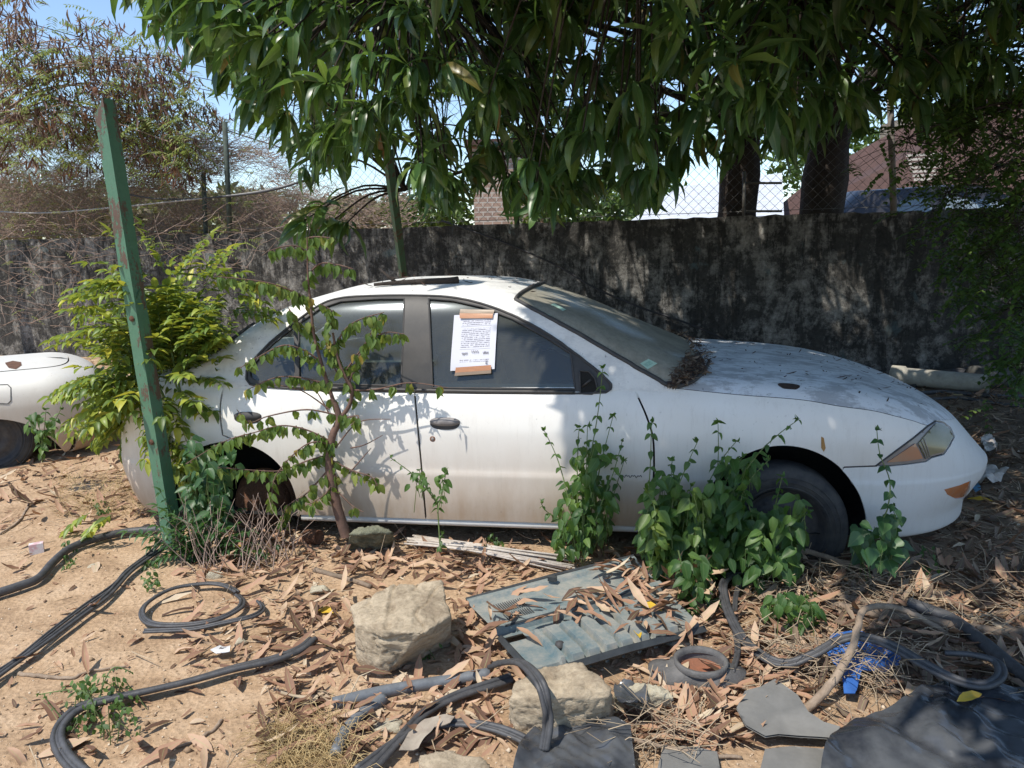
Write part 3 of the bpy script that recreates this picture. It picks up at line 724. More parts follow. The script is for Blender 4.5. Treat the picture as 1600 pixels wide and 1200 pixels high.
# stickers inside the glass
def mat_sticker():
    m, nt, out = new_mat('mint_sticker'); v = coord(nt, 'UV'); s = N(nt, 'SeparateXYZ', {0: v}).outputs
    n1 = noi(nt, coord(nt, 'UV', (6, 5, 1)), 1.6, 0); k = mth(nt, 'GREATER_THAN', mth(nt, 'ABSOLUTE', mth(nt, 'SUBTRACT', n1, .5)), .07)
    inx = mth(nt, 'LESS_THAN', mth(nt, 'ABSOLUTE', mth(nt, 'SUBTRACT', s[1], .5)), .25); inu = mth(nt, 'LESS_THAN', mth(nt, 'ABSOLUTE', mth(nt, 'SUBTRACT', s[0], .5)), .36)
    f = mth(nt, 'MULTIPLY', mth(nt, 'MULTIPLY', k, inx), mth(nt, 'MULTIPLY', inu, .5)); bsdf(nt, out, mix(nt, f, (.36, .52, .42), (.08, .22, .16)), .5); return m
M_st = mat_sticker()
for pts in ([(838, 484), (866, 474), (885, 484), (857, 494)], [(1000, 568), (1013, 561), (1027, 568), (1012, 577)]):
    V = [SG.at(SG.cast(*p), .001) for p in pts]; V2 = []
    for i in range(5):
        for j in range(5):
            a, b_ = i/4, j/4; V2.append(V[0]*(1-a)*(1-b_)+V[1]*a*(1-b_)+V[2]*a*b_+V[3]*(1-a)*b_)
    F2 = [(i*5+j, (i+1)*5+j, (i+1)*5+j+1, i*5+j+1) for i in range(4) for j in range(4)]
    mk('sticker', V2, F2, M_st, WS, local=True, uv=[(i/4, j/4) for i in range(5) for j in range(5)])
# ================================================================ leaf instancing
def tpl(n, wf, bend=.3, fold=.12, wave=0, twist=0, curl=0, kz=.3):
    V = []; UV = []
    for i in range(n+1):
        t = i/n; w_ = wf(t); a = bend*t; y = math.sin(a)/bend if abs(bend) > 1e-3 else t; z = -(1-math.cos(a))/bend if abs(bend) > 1e-3 else 0
        tw = twist*t
        for s in (-1, 0, 1):
            x = s*.5*w_; zz = abs(s)*w_*fold+(wave*math.sin(t*13+s*1.7)*w_*abs(s)) + abs(s)*curl*w_; zz *= kz; x_ = s*.5*w_
            V.append((x*math.cos(tw), y, z+zz+x*math.sin(tw)*.25)); UV.append((.5+s*.5, t))
    F = [(i*3+j, i*3+j+1, i*3+j+4, i*3+j+3) for i in range(n) for j in (0, 1)]
    return np.array(V), np.array(F), np.array(UV)
lance = lambda t: max(.03, math.sin(math.pi*min(1, t*1.02))**.8*(1-.25*t)) if t < 1 else .02
ovate = lambda t: max(.03, (math.sin(math.pi*t**.62))**.75) if t < 1 else .02
heart = lambda t: [.55, .98, .9, .62, .3, .02][min(5, int(t*5+.01))]
oblong = lambda t: max(.05, math.sin(math.pi*min(.97, t*.94+.03))**.5) if t < 1 else .1
T_lance = [tpl(6, lance, b, .16, .07, tw) for b, tw in ((.6, 0), (1.0, .3), (1.3, -.3), (.8, -.2), (1.6, .2), (1.9, 0))]
T_dry = [tpl(6, lance, b, f, .10, tw) for b, f, tw in ((.5, .12, .3), (-.6, .22, -.5), (.9, .1, .8), (.2, .3, -.2), (-1.1, .2, .4), (1.3, .2, .2), (.1, .06, .5), (-.9, .15, .2), (.4, .05, -.3))]
T_ov = [tpl(5, ovate, b, .2, .05, kz=.6) for b in (.3, .7, 1.1, .1)]
T_he = [tpl(5, heart, b, .2, kz=.6) for b in (.3, .7, .1)]
T_ob = [tpl(2, oblong, b, .1) for b in (.2, .5)]
class LV:
    def __init__(s): s.it = {}
    def add(s, T, p, d, nrm, L, Wd, i=None):
        i = random.randrange(len(T)) if i is None else i
        s.it.setdefault((id(T), i), [T[i], []])[1].append((*p, *d, *nrm, L, Wd))
    def count(s): return sum(len(b) for a, b in s.it.values())
    def build(s, name, mat, parent=None, extra=None):
        VV, FF, UU = [], [], []; off = 0
        for (T, i), (t, rows) in s.it.items():
            A = np.array(rows); p, d, n, L, W_ = A[:, :3], A[:, 3:6], A[:, 6:9], A[:, 9], A[:, 10]
            d = d/np.linalg.norm(d, axis=1)[:, None]; n = n-d*(n*d).sum(1)[:, None]; nl = np.linalg.norm(n, axis=1)
            bad = nl < 1e-4; n[bad] = np.cross(d[bad], [1, .2, .3]); n /= np.linalg.norm(n, axis=1)[:, None]; x = np.cross(d, n)
            V, F, UV = t
            Vw = p[:, None]+x[:, None]*(V[None, :, 0:1]*W_[:, None, None])+d[:, None]*(V[None, :, 1:2]*L[:, None, None])+n[:, None]*(V[None, :, 2:3]*L[:, None, None])
            zf = V[None, :, 2:3]
            VV.append(Vw.reshape(-1, 3)); FF.append((F[None]+(off+np.arange(len(A))*len(V))[:, None, None]).reshape(-1, 4)); UU.append(np.tile(UV, (len(A), 1))); off += len(A)*len(V)
        return mk(name, np.concatenate(VV), np.concatenate(FF), mat, parent, uv=np.concatenate(UU))
def rv(s=1): return Vector((U(-s, s), U(-s, s), U(-s, s)))
def rdir():
    while True:
        v = rv()
        if .05 < v.length < 1: return v.normalized()

M_mango = leaf_mat('mango_leaf', [(0, (.035, .085, .032)), (.5, (.065, .14, .045)), (.85, (.11, .20, .05)), (.985, (.14, .19, .04)), (1, (.26, .13, .04))], .36, .36, (.24, .40, .05), spec=.65)
M_bark = simple('dark_bark', (.06, .045, .035), (.025, .02, .017), 10, .95, 1, .02)
M_twig = simple('brown_twig', (.16, .10, .065), (.08, .05, .035), 20, .9, .5)
def rosette(lv, p, ax, n=14, L=.30, W_=.058, droop=.34):
    ax = Vector(ax).normalized(); e = ax.orthogonal().normalized(); g = ax.cross(e); q0 = U(0, 6.28)
    for k in range(n):
        a = q0+k*2.4; th = U(.7, 1.75) if k > 3 else U(.1, .5)
        rad = e*math.cos(a)+g*math.sin(a); d = ax*math.cos(th)+rad*math.sin(th); d.z -= droop*U(.5, 1.2); d.normalize()
        nn = rad*.8+Vector((0, 0, 1))+rv(.3); l = L*U(.5, 1.18)
        lv.add(T_lance, p-ax*U(0, .06)+rad*.01, d, nn, l, l*U(.19, .25))
def interp(tab, x):
    if x <= tab[0][0]: return tab[0][1]
    for (a, b), (c, d) in zip(tab, tab[1:]):
        if x <= c: return b+(d-b)*(x-a)/(c-a)
    return tab[-1][1]
low_edge = [(225, 25), (255, 60), (300, 95), (340, 120), (372, 200), (420, 205), (450, 265), (475, 300), (485, 330), (500, 290), (560, 245), (600, 270), (640, 345), (690, 360), (740, 345), (775, 300), (800, 335), (850, 350), (890, 385), (930, 330), (1000, 335), (1060, 310), (1110, 260), (1180, 270), (1240, 260), (1280, 235), (1330, 215), (1400, 245), (1470, 250), (1520, 205), (1600, 180), (1700, 180)]
def tree(name, base, top, r, label, crown_pts, group=None, hubs=14, lean=None, lv_kw={}):
    t = thing(name, base, label, 'tree', group)
    b = MB(); top = Vector(top); mid = (Vector(base)+top)/2+Vector((U(-.08, .08), 0, 0)); fork = top
    tr = bez([Vector(base)-Vector((0, 0, .1)), mid, top], 8); m = len(tr)
    b.tube(tr, [r*(1.15-.35*i/(m-1))*(1+.06*math.sin(i*1.7)) for i in range(m)], 14)
    P_ = [Vector(p) for p in crown_pts]; lim = MB()
    H = random.sample(P_, min(hubs, len(P_))); hub_nodes = []
    for h_ in H:
        tgt = h_+(fork-h_)*.12+Vector((0, 0, .15)); c1 = fork+(tgt-fork)*.35+Vector((0, 0, U(.2, .7)))
        pts = bez([fork-Vector((0, 0, .1)), c1, tgt], 8); lim.tube(pts, [r*.22*(1-.82*i/(len(pts)-1)) for i in range(len(pts))], 8)
        hub_nodes += pts[5:]
    lv = LV()
    for p in P_:
        n_ = min(hub_nodes, key=lambda q: (q-p).length_squared); d = p-n_
        ax = d.normalized() if d.length > .05 else Vector((0, 0, -1))
        mid_ = n_+d*.5+Vector((0, 0, .12*d.length))
        if d.length < 2.2: lim.tube(bez([n_, mid_, p], 4), [.012, .005], 4, cap=False)
        ax = (ax+Vector((0, -.25, .15))+rv(.5)).normalized()
        rosette(lv, p, ax, random.randint(12, 18), **lv_kw)
    b.mk('trunk', M_bark, t); lim.mk('branches', M_bark, t); cr = lv.build('crown', M_mango, t); return t
# rosettes seen in the photo: depth layered through the crown
cA, cB = [], []
def sky_gap(px, py):
    return (708 < px < 765 and 55 < py < 150) or (1325 < px < 1405 and 25 < py < 150) or (px > 1575 and py > 40 and py < 110)
tries = 0
for (y0, y1, cnt) in ((4.3, 5.2, 110), (5.2, 6.5, 240), (6.5, 9.0, 270)):
    k = 0
    while k < cnt:
        px, py = U(215, 1680), U(-120, 380); Y = U(y0, y1); hang = .19*FPX/Y
        if py > interp(low_edge, px)-hang: continue
        if sky_gap(px, py+hang*.6) and U(0, 1) < .85: continue
        if px > 1310 and U(0, 1) < .2: continue
        q = P(px, py, Y); k += 1
        (cA if px < 1130 else cB).append(q)
# hand placed sprays that make the lower edge
for px, py, Y in ((500, 322, 6.2), (520, 345, 6.3), (475, 345, 6.2), (540, 350, 6.4), (505, 225, 5.5), (520, 200, 5.4), (575, 195, 5.0), (680, 238, 4.8), (650, 150, 4.6), (880, 210, 4.7), (880, 275, 5.0), (905, 195, 5), (800, 290, 5.2), (700, 100, 4.3), (575, 90, 4.4), (640, 20, 4.2), (440, 110, 4.6), (420, 60, 4.8), (345, 30, 4.8), (260, -15, 5), (395, 150, 5), (655, 262, 5.4), (695, 280, 5.2), (735, 262, 5.3), (765, 235, 5.5), (830, 262, 5.2), (860, 300, 5.6), (915, 270, 5.2), (950, 255, 5.4), (985, 270, 5.5), (1020, 265, 5.3), (1060, 235, 5.4), (780, 190, 5.2), (740, 190, 5.3)):
    cA.append(P(px, py, Y))
for px, py, Y in ((1180, 130, 3.9), (1225, 60, 3.8), (1130, 60, 3.9), (1040, 70, 4.0), (1195, 160, 4.0), (1235, 140, 4.1), (1060, 20, 3.8), (1150, 95, 3.7), (1260, 20, 3.9), (1090, 170, 4.3)):
    cB.append(P(px, py, Y))
# crown over the yard, above the frame: this is what shades the bonnet, the right hand ground and the wall
def shade_pt(x, y, h):
    t = (h-.2)/SUNV.z; return Vector((x, y, .2))+SUNV*t
def vis(p):
    q = proj(p); return -40 < q[0] < 1640 and q[1] > -60 and p.y > .3
k = 0
while k < 640:
    x, y = U(.2, 7.5), U(2.6, 8.5); h_ = U(2.7, 4.6)
    if (x < .75+.12*nz(y*2, 0)*3 and not (y > 4.2 and x > .25)) or (y < 3.0 and x < 1.2+.5*nz(x*2, y*2)): continue
    q = shade_pt(x, y, h_)
    if vis(q): continue
    k += 1; (cA if q.x < 1.2 else cB).append(q)
k = 0
while k < 60:   # loose sprays: dapple over the lower right corner
    q = shade_pt(U(1.3, 3.4), U(1.6, 2.6), U(2.8, 4.2))
    if vis(q): continue
    k += 1; cB.append(q)
k = 0
while k < 430:  # behind: keeps the wall in shade
    x, y = U(-1.2, 6), U(7.4, 10.5); q = shade_pt(x, y, U(3.2, 5.5))
    if vis(q) and proj(q)[1] > interp(low_edge, proj(q)[0])-30: continue
    k += 1; (cA if q.x < .8 else cB).append(q)
k = 0
while k < 520:  # thick over the bonnet and the ground beyond it
    x, y = U(.95, 5.2), U(3.1, 6.8)
    if x < 1.25 and y < 4: continue
    q = shade_pt(x, y, U(2.9, 4.9))
    if vis(q): continue
    k += 1; (cA if q.x < 1.2 else cB).append(q)
k = 0
while k < 170:  # front wing and windshield foot stay in shade
    q = shade_pt(U(.62, 2.2), U(3.1, 4.0), U(2.9, 4.3))
    if vis(q): continue
    k += 1; (cA if q.x < 1.2 else cB).append(q)
bA = wallpt(1125, 560); bA = Vector((bA.x+.25, bA.y+.75, 0)); bB = wallpt(1250, 560); bB = Vector((bB.x+.35, bB.y+.9, 0))
tree('mango_tree', (bA.x, bA.y, .1), (bA.x+.1, bA.y-.2, 3.0), .24, 'large dark mango tree with the left of two thick trunks, drooping over the car roof', cA, 'mango trees behind the wall')
tree('mango_tree', (bB.x, bB.y, .1), (bB.x+.15, bB.y-.2, 2.9), .27, 'mango tree with the right of two thick trunks, its branches over the car bonnet', cB, 'mango trees behind the wall')

# ================================================================ podded tree on the left
M_feath = leaf_mat('pale_feathery_leaf', [(0, (.14, .20, .05)), (.6, (.22, .28, .09)), (1, (.34, .34, .13))], .6, .35, (.4, .5, .1), 0)
M_pod = leaf_mat('brown_seed_pod', [(0, (.07, .035, .028)), (.5, (.13, .07, .055)), (.8, (.20, .12, .08)), (1, (.30, .20, .11))], .6, .25, (.35, .16, .08), 0)
M_dry = simple('dry_grey_twig', (.40, .30, .24), (.22, .15, .12), 12, .95, .2)
def spray_feather(lv, p, d, L=.22, n=7, w_=.012, l2=.06):
    d = Vector(d).normalized(); s_ = d.cross(Vector((0, 0, 1)))
    s_ = s_.normalized() if s_.length > .1 else Vector((1, 0, 0))
    for i in range(n):
        t = (i+1)/n; q = p+d*L*t-Vector((0, 0, 1))*L*.35*t*t
        for sg in (-1, 1): lv.add(T_ob, q, s_*sg+d*.5-Vector((0, 0, .3)), Vector((0, 0, 1))+rv(.3), l2*U(.8, 1.2), w_)
gp = G(12, 556); tb = Vector((gp.x, gp.y-.6, GZ))
PT = thing('podded_tree', tb, 'sparse brown and pale green tree hung with dry seed pods at the left edge', 'tree')
b = MB(); lim = MB(); lvf = LV(); lvp = LV()
tr = bez([tb-Vector((0, 0, .1)), tb+Vector((-.05, .1, 1)), tb+Vector((-.15, .1, 2.2)), tb+Vector((.0, .2, 3.2))], 6); b.tube(tr, [.14, .07], 10); b.mk('trunk', M_bark, PT)
cl = [(15, 25), (40, 70), (60, 110), (90, 75), (125, 60), (130, 100), (175, 70), (200, 110), (230, 95), (245, 90), (150, 140), (105, 160), (60, 180), (215, 150), (255, 145), (270, 150), (260, 200), (225, 190), (190, 215), (275, 225), (130, 215), (85, 225), (30, 220), (10, 130), (165, 180), (20, 60), (235, 225), (285, 205), (-20, 90), (-30, 180), (-10, 20)]
Yc = tb.y
for px, py in cl:
    c = P(px, py, Yc+U(-.8, .8)); lim.tube(bez([tr[-6+random.randrange(5)], tr[-1]+(c-tr[-1])*.5+Vector((0, 0, .3)), c], 6), [.018, .005], 5, cap=False)
    for k in range(random.randint(8, 12)):
        q = c+rv(.42); lim.tube([c, (c+q)/2+rv(.05), q], [.006, .003], 3, cap=False)
        for j in range(random.randint(6, 13)):
            d = Vector((U(-.5, .5), U(-.5, .5), -1)); lvp.add(T_lance, q+rv(.10), d, rdir(), U(.13, .22), U(.022, .032))
    for k in range(random.randint(22, 32) if py > 110 else 9):
        spray_feather(lvf, c+rv(.38), (U(-1, 1), U(-1, 1), U(-.5, .3)), U(.25, .38), 8, .022, .085)
lim.mk('branches', M_dry, PT); lvf.build('leaves', M_feath, PT); lvp.build('seed_pods', M_pod, PT)

# ================================================================ dry scrub along and behind the wall
def tangle(reg, n, Yf, rad, Lm, mb, lv=None, pl=.3, up=.4):
    k = 0
    while k < n:
        px, py = U(reg[0], reg[2]), U(reg[1], reg[3]); 
        if len(reg) > 4 and py < interp(reg[4], px): continue
        if len(reg) > 4 and nz(px*.014, py*.022, 3)+.35*nz(px*.05, py*.06, 8) < -.10+.25*(py < 300)*0: continue
        k += 1; p = Yf(px, py); d = Vector((U(-1, 1), U(-.6, .6), U(-.6, 1)*up+.1)).normalized(); L_ = U(.3, 1)*Lm; pts = [p]
        for i in range(4):
            d = (d+rv(.35)).normalized(); p = p+d*L_/4; pts.append(p)
        mb.tube(pts, [rad, rad*.4], 3, cap=False)
        if lv is not None and U(0, 1) < pl: spray_feather(lv, pts[-1], d, U(.12, .2), 5)
scr = MB(); slv = LV()
top1 = [(0, 120), (60, 170), (150, 215), (250, 205), (330, 215), (420, 235), (480, 300), (620, 320)]
behind = lambda px, py: wallpt(px, py, -U(.2, 1.6))
tangle((-60, 100, 480, 372, top1), 1200, behind, .0045, 1.1, scr, slv, .3); tangle((-60, 100, 480, 372, top1), 5600, behind, .0036, .4, scr, slv, .12)
tangle((-60, 215, 330, 372, [(-60, 215), (330, 215)]), 4000, behind, .0036, .35, scr, slv, .06)
tangle((380, 300, 640, 362), 700, lambda a, b_: wallpt(a, b_, -U(1.5, 3)), .006, .5, scr, slv, .1)
front = lambda px, py: wallpt(px, py, U(.1, .8))
tangle((-60, 330, 130, 520), 170, front, .0045, .7, scr, slv, .2)
tangle((60, 340, 420, 420), 110, front, .004, .6, scr, slv, .5)
ds = thing('dry_scrub', wallpt(200, 372, -.8)*1, 'mass of dry brown creepers and twigs heaped over the left end of the wall', 'scrub'); ds['kind'] = 'stuff'
scr.mk('twigs', M_dry, ds); slv.build('leaves', M_feath, ds)

# ================================================================ chain-link fence on the wall
M_galv = simple('galvanised_wire', (.16, .16, .15), (.08, .075, .07), 30, .6, .1, metal=.3); M_fpost = simple('fence_post_paint', (.07, .10, .085), (.03, .035, .03), 14, .8, .3); M_gpost = simple('grey_post', (.22, .20, .18), (.12, .11, .1), 14, .9, .3)
FN = thing('chainlink_fence', (WA.x, WA.y, WTOP), 'rusty chain-link fence standing on top of the mouldy wall', 'fence')
fb = MB(); s0, s1, H0, H1, dg = -2.0, (WB-WA).length+3, WTOP+.03, WTOP+1.42, .105
def fp(s, z): return WA+WD*s-WN*.08+Vector((0, 0, z-WA.z))+WN*(.03*nz(s*.8, z))
hh = H1-H0; s = s0-hh
while s < s1:
    for sg in (1, -1):
        a0, a1 = (s, s+hh) if sg > 0 else (s+hh, s)
        m_ = 10; pts = []
        for i in range(m_+1):
            ss = a0+(a1-a0)*i/m_
            if s0 <= ss <= s1: pts.append(fp(ss, H0+hh*i/m_)+WN*(.004*sg))
        if len(pts) > 1: fb.tube(pts, .0021, 3, cap=False)
    s += dg
for z in (H0+.02, H1): fb.tube([fp(s0+(s1-s0)*k/30, z) for k in range(31)], .003, 4)
fb.mk('wire_mesh', M_galv, FN)
def fpost(px, ytop, ybot, wd, mat, lean=0, off=-.02, sq=False):
    a = wallpt(px, ybot, off); d = wallpt(px+lean, ytop, off); b = MB(); b.tube([Vector((a.x, a.y, WTOP-.05)), d], wd, 4 if sq else 10); return b.mk('post', mat, FN)
fpost(358, 190, 350, .035, M_fpost, -7, sq=True); fpost(1397, 122, 330, .032, M_gpost, -7); fpost(1162, 268, 338, .016, M_galv, 1); fpost(320, 270, 352, .03, M_fpost, -2, -.3); fpost(808, 240, 345, .03, M_fpost, -3); fpost(1650, 150, 325, .03, M_gpost)
for y_ in (286, 330): b = MB(); b.tube([wallpt(1163, y_, -.05), wallpt(1222, y_, -.05)], .014, 6); b.mk('rail', M_galv, FN)

# ================================================================ green angle iron posts
def mat_green():
    m, nt, out = new_mat('chipped_green_paint'); v = coord(nt); st = coord(nt, 'Object', (1, 1, .3)); a = noi(nt, st, 14, 8, .7); b = noi(nt, v, 60, 5, .7)
    col = mix(nt, ramp(nt, b, [(.3, .0), (.8, .4)]), (.06, .15, .09), (.12, .23, .15))
    f = ramp(nt, mth(nt, 'ADD', mth(nt, 'MULTIPLY', a, .8), mth(nt, 'MULTIPLY', b, .25)), [(.55, 0.0), (.59, 1.0)])
    col = mix(nt, f, col, (.10, .06, .04)); bsdf(nt, out, col, .55, bmp(nt, f, .4, .004)); return m
M_green = mat_green()
def angle_post(name, base, top, wd, th, rot, label, extra=None, cut=0):
    t = thing(name, base, label, 'post'); base, top = Vector(base), Vector(top); z = (top-base).normalized()
    x = Vector((math.cos(rot), math.sin(rot), 0)); x = (x-z*x.dot(z)).normalized(); y = z.cross(x)
    prof = [(0, 0), (wd, 0), (wd, th), (th, th), (th, wd), (0, wd)]; n = 40; V = []
    for i in range(n+1):
        p = base-z*.15+z*((top-base).length+.15)*i/n
        for a, b_ in prof:
            q = p+x*(a+.002*nz(i*.7, a*40, 1))+y*(b_+.002*nz(i*.7, b_*40, 2))
            if i == n and b_ > th: q -= z*cut
            V.append(q)
    F = [(i*6+k, i*6+(k+1) % 6, (i+1)*6+(k+1) % 6, (i+1)*6+k) for i in range(n) for k in range(6)]+[tuple(n*6+k for k in range(6)), tuple(range(6))[::-1]]
    b = MB(); b.add(V, F); b.mk('angle_iron', M_green, t, smooth=False)
    if extra: extra(t, base, z, x, y)
    return t
def holes(t, base, z, x, y):
    for k, s_ in enumerate((2.13, 1.13, .55)):
        b = MB(); c = base+z*s_+x*(-.004)+y*.03-x*0; b.lathe([(.014, 0), (.011, .006), (.002, .006)], c, x*-1, 14); b.mk('rusty_bolt', M_rust, t)
pb = G(272, 866); pb = Vector((pb.x, 3.36, GZ)); pt = P(160, 152, 3.42)
# the corner edge points at the camera's left; one leg faces left to the sun, the other right into shade
angle_post('green_post', pb, pt, .064, .008, R(68), 'tall leaning green angle-iron post with peeling paint in front of the leafy bush', holes, cut=.09)
angle_post('green_post', G(645, 560)*1, P(603, 240, 5.6), .06, .008, R(60), 'thin leaning green post standing behind the car roof, its top in the mango leaves')

# ================================================================ beyond the wall: buildings, parked vehicle
M_zinc = simple('zinc_sheet', (.62, .64, .66), (.45, .47, .5), 6, .5, .1, metal=.0); M_broof = simple('brown_tiles', (.085, .045, .036), (.05, .028, .022), 12, .9, .6); M_cream = simple('cream_wall', (.30, .26, .21), (.22, .19, .15), 4, .9, .2); M_fascia = simple('pale_fascia', (.6, .66, .68), (.5, .55, .58), 5, .7)
def slab(mb, pts, th):
    pts = [Vector(p) for p in pts]; n = (pts[1]-pts[0]).cross(pts[-1]-pts[0]).normalized(); k = len(pts)
    mb.add(pts+[p-n*th for p in pts], [tuple(range(k)), tuple(range(2*k-1, k-1, -1))]+[(i, i+k, (i+1) % k+k, (i+1) % k) for i in range(k)])
HS = thing('tiled_house', P(1450, 330, 17), 'brown roofed house with a pale sloping fascia behind the right end of the fence', 'house')
b = MB(); slab(b, [P(1170, 360, 15), P(1620, 360, 13), P(1620, 128, 15.5), P(1470, 165, 17.5), P(1370, 238, 18), P(1283, 268, 17)], .15); b.mk('roof', M_broof, HS, smooth=False)
b = MB(); b.tube([P(1278, 266, 17), P(1375, 236, 17.9), P(1468, 163, 17.3), P(1610, 112, 15.2)], .09, 4); b.mk('fascia', M_fascia, HS, smooth=False)
b = MB(); c = P(1445, 262, 13.6)
for k in range(7): b.box(c+Vector((0, 0, .22-.07*k)), (.62-.05*k, .02, .04), -.3)
b.mk('slats', simple('pale_slats', (.6, .55, .47), None, 10), HS, smooth=False)
b = MB(); b.box(P(1560, 250, 19)+Vector((0, 0, -1.2)), (4.5, 3, 4.6)); b.mk('wall', M_cream, HS, smooth=False)
LT = thing('zinc_lean_to', P(1100, 335, 14), 'low sheet metal lean-to roof shining white between the mango trunks', 'shed')
b = MB(); slab(b, [P(985, 345, 12), P(1225, 336, 12), P(1222, 270, 16), P(1060, 292, 16)], .04); b.mk('roof', M_zinc, LT, smooth=False)
b = MB(); a_, c_ = P(1000, 350, 12.1), P(1225, 342, 12.1); a_.z = c_.z = 0; slab(b, [a_, c_, c_+Vector((0, 0, 1.7)), a_+Vector((0, 0, 1.7))], .1); b.mk('wall', M_cream, LT, smooth=False)
def mat_brick():
    m, nt, out = new_mat('brickwork'); v = coord(nt, 'Object'); v = N(nt, 'Mapping', {'Vector': v, 'Rotation': (math.pi/2, 0, 0)}).outputs[0]
    k = N(nt, 'TexBrick', {'Vector': v, 'Color1': (.36, .25, .19, 1), 'Color2': (.26, .18, .14, 1), 'Mortar': (.42, .39, .34, 1), 'Scale': 2.2, 'Mortar Size': .03}); bsdf(nt, out, k.outputs[0], .9); return m
BK = thing('brick_building', P(770, 300, 20), 'small brick building glimpsed under the mango leaves behind the wall', 'building')
b = MB(); b.box(P(800, 300, 20)+Vector((0, 0, -.9)), (1.9, 2.5, 4.0)); b.mk('wall', mat_brick(), BK, smooth=False)
b = MB(); q = P(800, 240, 20); b.box(q+Vector((0, 0, .1)), (2.3, 2.9, .15)); b.mk('roof', M_broof, BK, smooth=False)
# parked vehicle behind the fence
PV = thing('parked_van', P(1405, 330, 10.2)*1, 'dark parked vehicle behind the right end of the fence, sky sheen coloured into its windows', 'vehicle')
c = P(1410, 330, 10.0); zf_ = P(1410, 290, 10.0).z/2.04; M_vpaint = simple('dark_vehicle_paint', (.03, .03, .035), None, 6, .25, .02); M_vglass = simple('sky_coloured_glass', (.30, .38, .46), None, 3, .06, 0)  # pale blue window colour stands in for reflected sky
def cabin(mb, c, secs):
    V = []
    for (x, w_, zb, zt, in_) in secs:
        for y, z in ((-w_/2, zb), (-w_/2, zb+(zt-zb)*.5), (-w_/2+in_, zt), (0, zt+.04), (w_/2-in_, zt), (w_/2, zb+(zt-zb)*.5), (w_/2, zb)): V.append(c+Vector((x, y, z*zf_)))
    n = 7; F = [(i*n+k, i*n+k+1, (i+1)*n+k+1, (i+1)*n+k) for i in range(len(secs)-1) for k in range(n-1)]+[tuple(range(n)), tuple((len(secs)-1)*n+k for k in range(n))[::-1]]; mb.add(V, F)
b = MB(); cabin(b, Vector((c.x, c.y, 0)), [(-2.3, 1.5, .5, 1.2, .1), (-1.4, 1.7, .4, 1.35, .1), (-.7, 1.7, .4, 1.95, .25), (.6, 1.7, .4, 2.0, .25), (1.3, 1.7, .4, 1.75, .2), (2.2, 1.6, .5, 1.45, .1)]); b.mk('body', M_vpaint, PV)
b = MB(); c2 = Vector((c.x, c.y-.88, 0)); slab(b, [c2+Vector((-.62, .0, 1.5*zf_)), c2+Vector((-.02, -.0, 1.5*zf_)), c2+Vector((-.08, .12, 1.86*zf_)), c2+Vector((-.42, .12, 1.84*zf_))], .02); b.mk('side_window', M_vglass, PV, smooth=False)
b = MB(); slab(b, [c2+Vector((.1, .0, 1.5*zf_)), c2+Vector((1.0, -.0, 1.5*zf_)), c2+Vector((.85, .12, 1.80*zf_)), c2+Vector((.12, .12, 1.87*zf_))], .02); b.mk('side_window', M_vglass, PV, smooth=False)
for x in (-1.5, 1.4):
    b = MB(); b.lathe([(.30, -.1), (.33, -.06), (.33, .06), (.30, .1), (.001, .1)], (c.x+x, c.y-.75, .5), (0, -1, 0), 24); b.mk('wheel', M_tyre, PV)
# distant tree line
def blob_tree(px, py, Y, rx, rz, n, mat, label, name='distant_tree'):
    c = P(px, py, Y); t = thing(name, (c.x, c.y, GZ), label, 'tree', 'trees far beyond the wall'); b = MB(); b.tube([Vector((c.x, c.y, 0)), c], [.12, .05], 6)
    b.mk('trunk', M_bark, t); lv = LV()
    for k in range(n):
        d = rdir(); rr = U(.3, 1)**.5*(1+.25*nz(d.x*2, d.z*2, px)); q = c+Vector((d.x*rx*rr, d.y*rx*rr, d.z*rz*rr)); lv.add(T_ov, q, rdir(), rdir(), U(.14, .3), U(.08, .14))
    lv.build('crown', mat, t); return t
M_fol = leaf_mat('plain_foliage', [(0, (.04, .085, .02)), (.7, (.075, .14, .03)), (1, (.14, .21, .05))], .5, .3, None, 0)
M_sage = leaf_mat('dusty_foliage', [(0, (.16, .13, .08)), (.7, (.22, .18, .10)), (1, (.20, .22, .10))], .7, .2, None, 0)
for i_, (bx, by, brx, lb_) in enumerate(((20, 335, 2.6, 'dusty brown scrub tree far behind the podded tree'), (190, 335, 2.4, 'dusty brown scrub tree far behind the leaning green post'), (350, 340, 2.0, 'dusty brown scrub tree far behind the black fence post'))): blob_tree(bx, by, 20, brx, .75, 2600, M_sage, lb_)
blob_tree(660, 335, 20, 1.0, .55, 900, M_fol, 'dark green bush far beyond the wall behind the thin green post'); blob_tree(900, 325, 19, 1.6, .8, 1700, M_fol, 'dark green tree far beyond the wall between brick building and lean-to')
blob_tree(545, 335, 22, 1.4, .5, 1200, M_sage, 'dusty brown scrub tree beyond the chain-link, left of the thin green post'); blob_tree(745, 325, 21, .8, .9, 500, M_fol, 'green tree beyond the wall beside the brick building')
blob_tree(1290, 240, 22, 1.8, 1.3, 1200, M_fol, 'leafy tree showing behind the right mango trunk'); blob_tree(1020, 320, 20, .9, .9, 500, M_fol, 'low tree left of the shining lean-to roof')
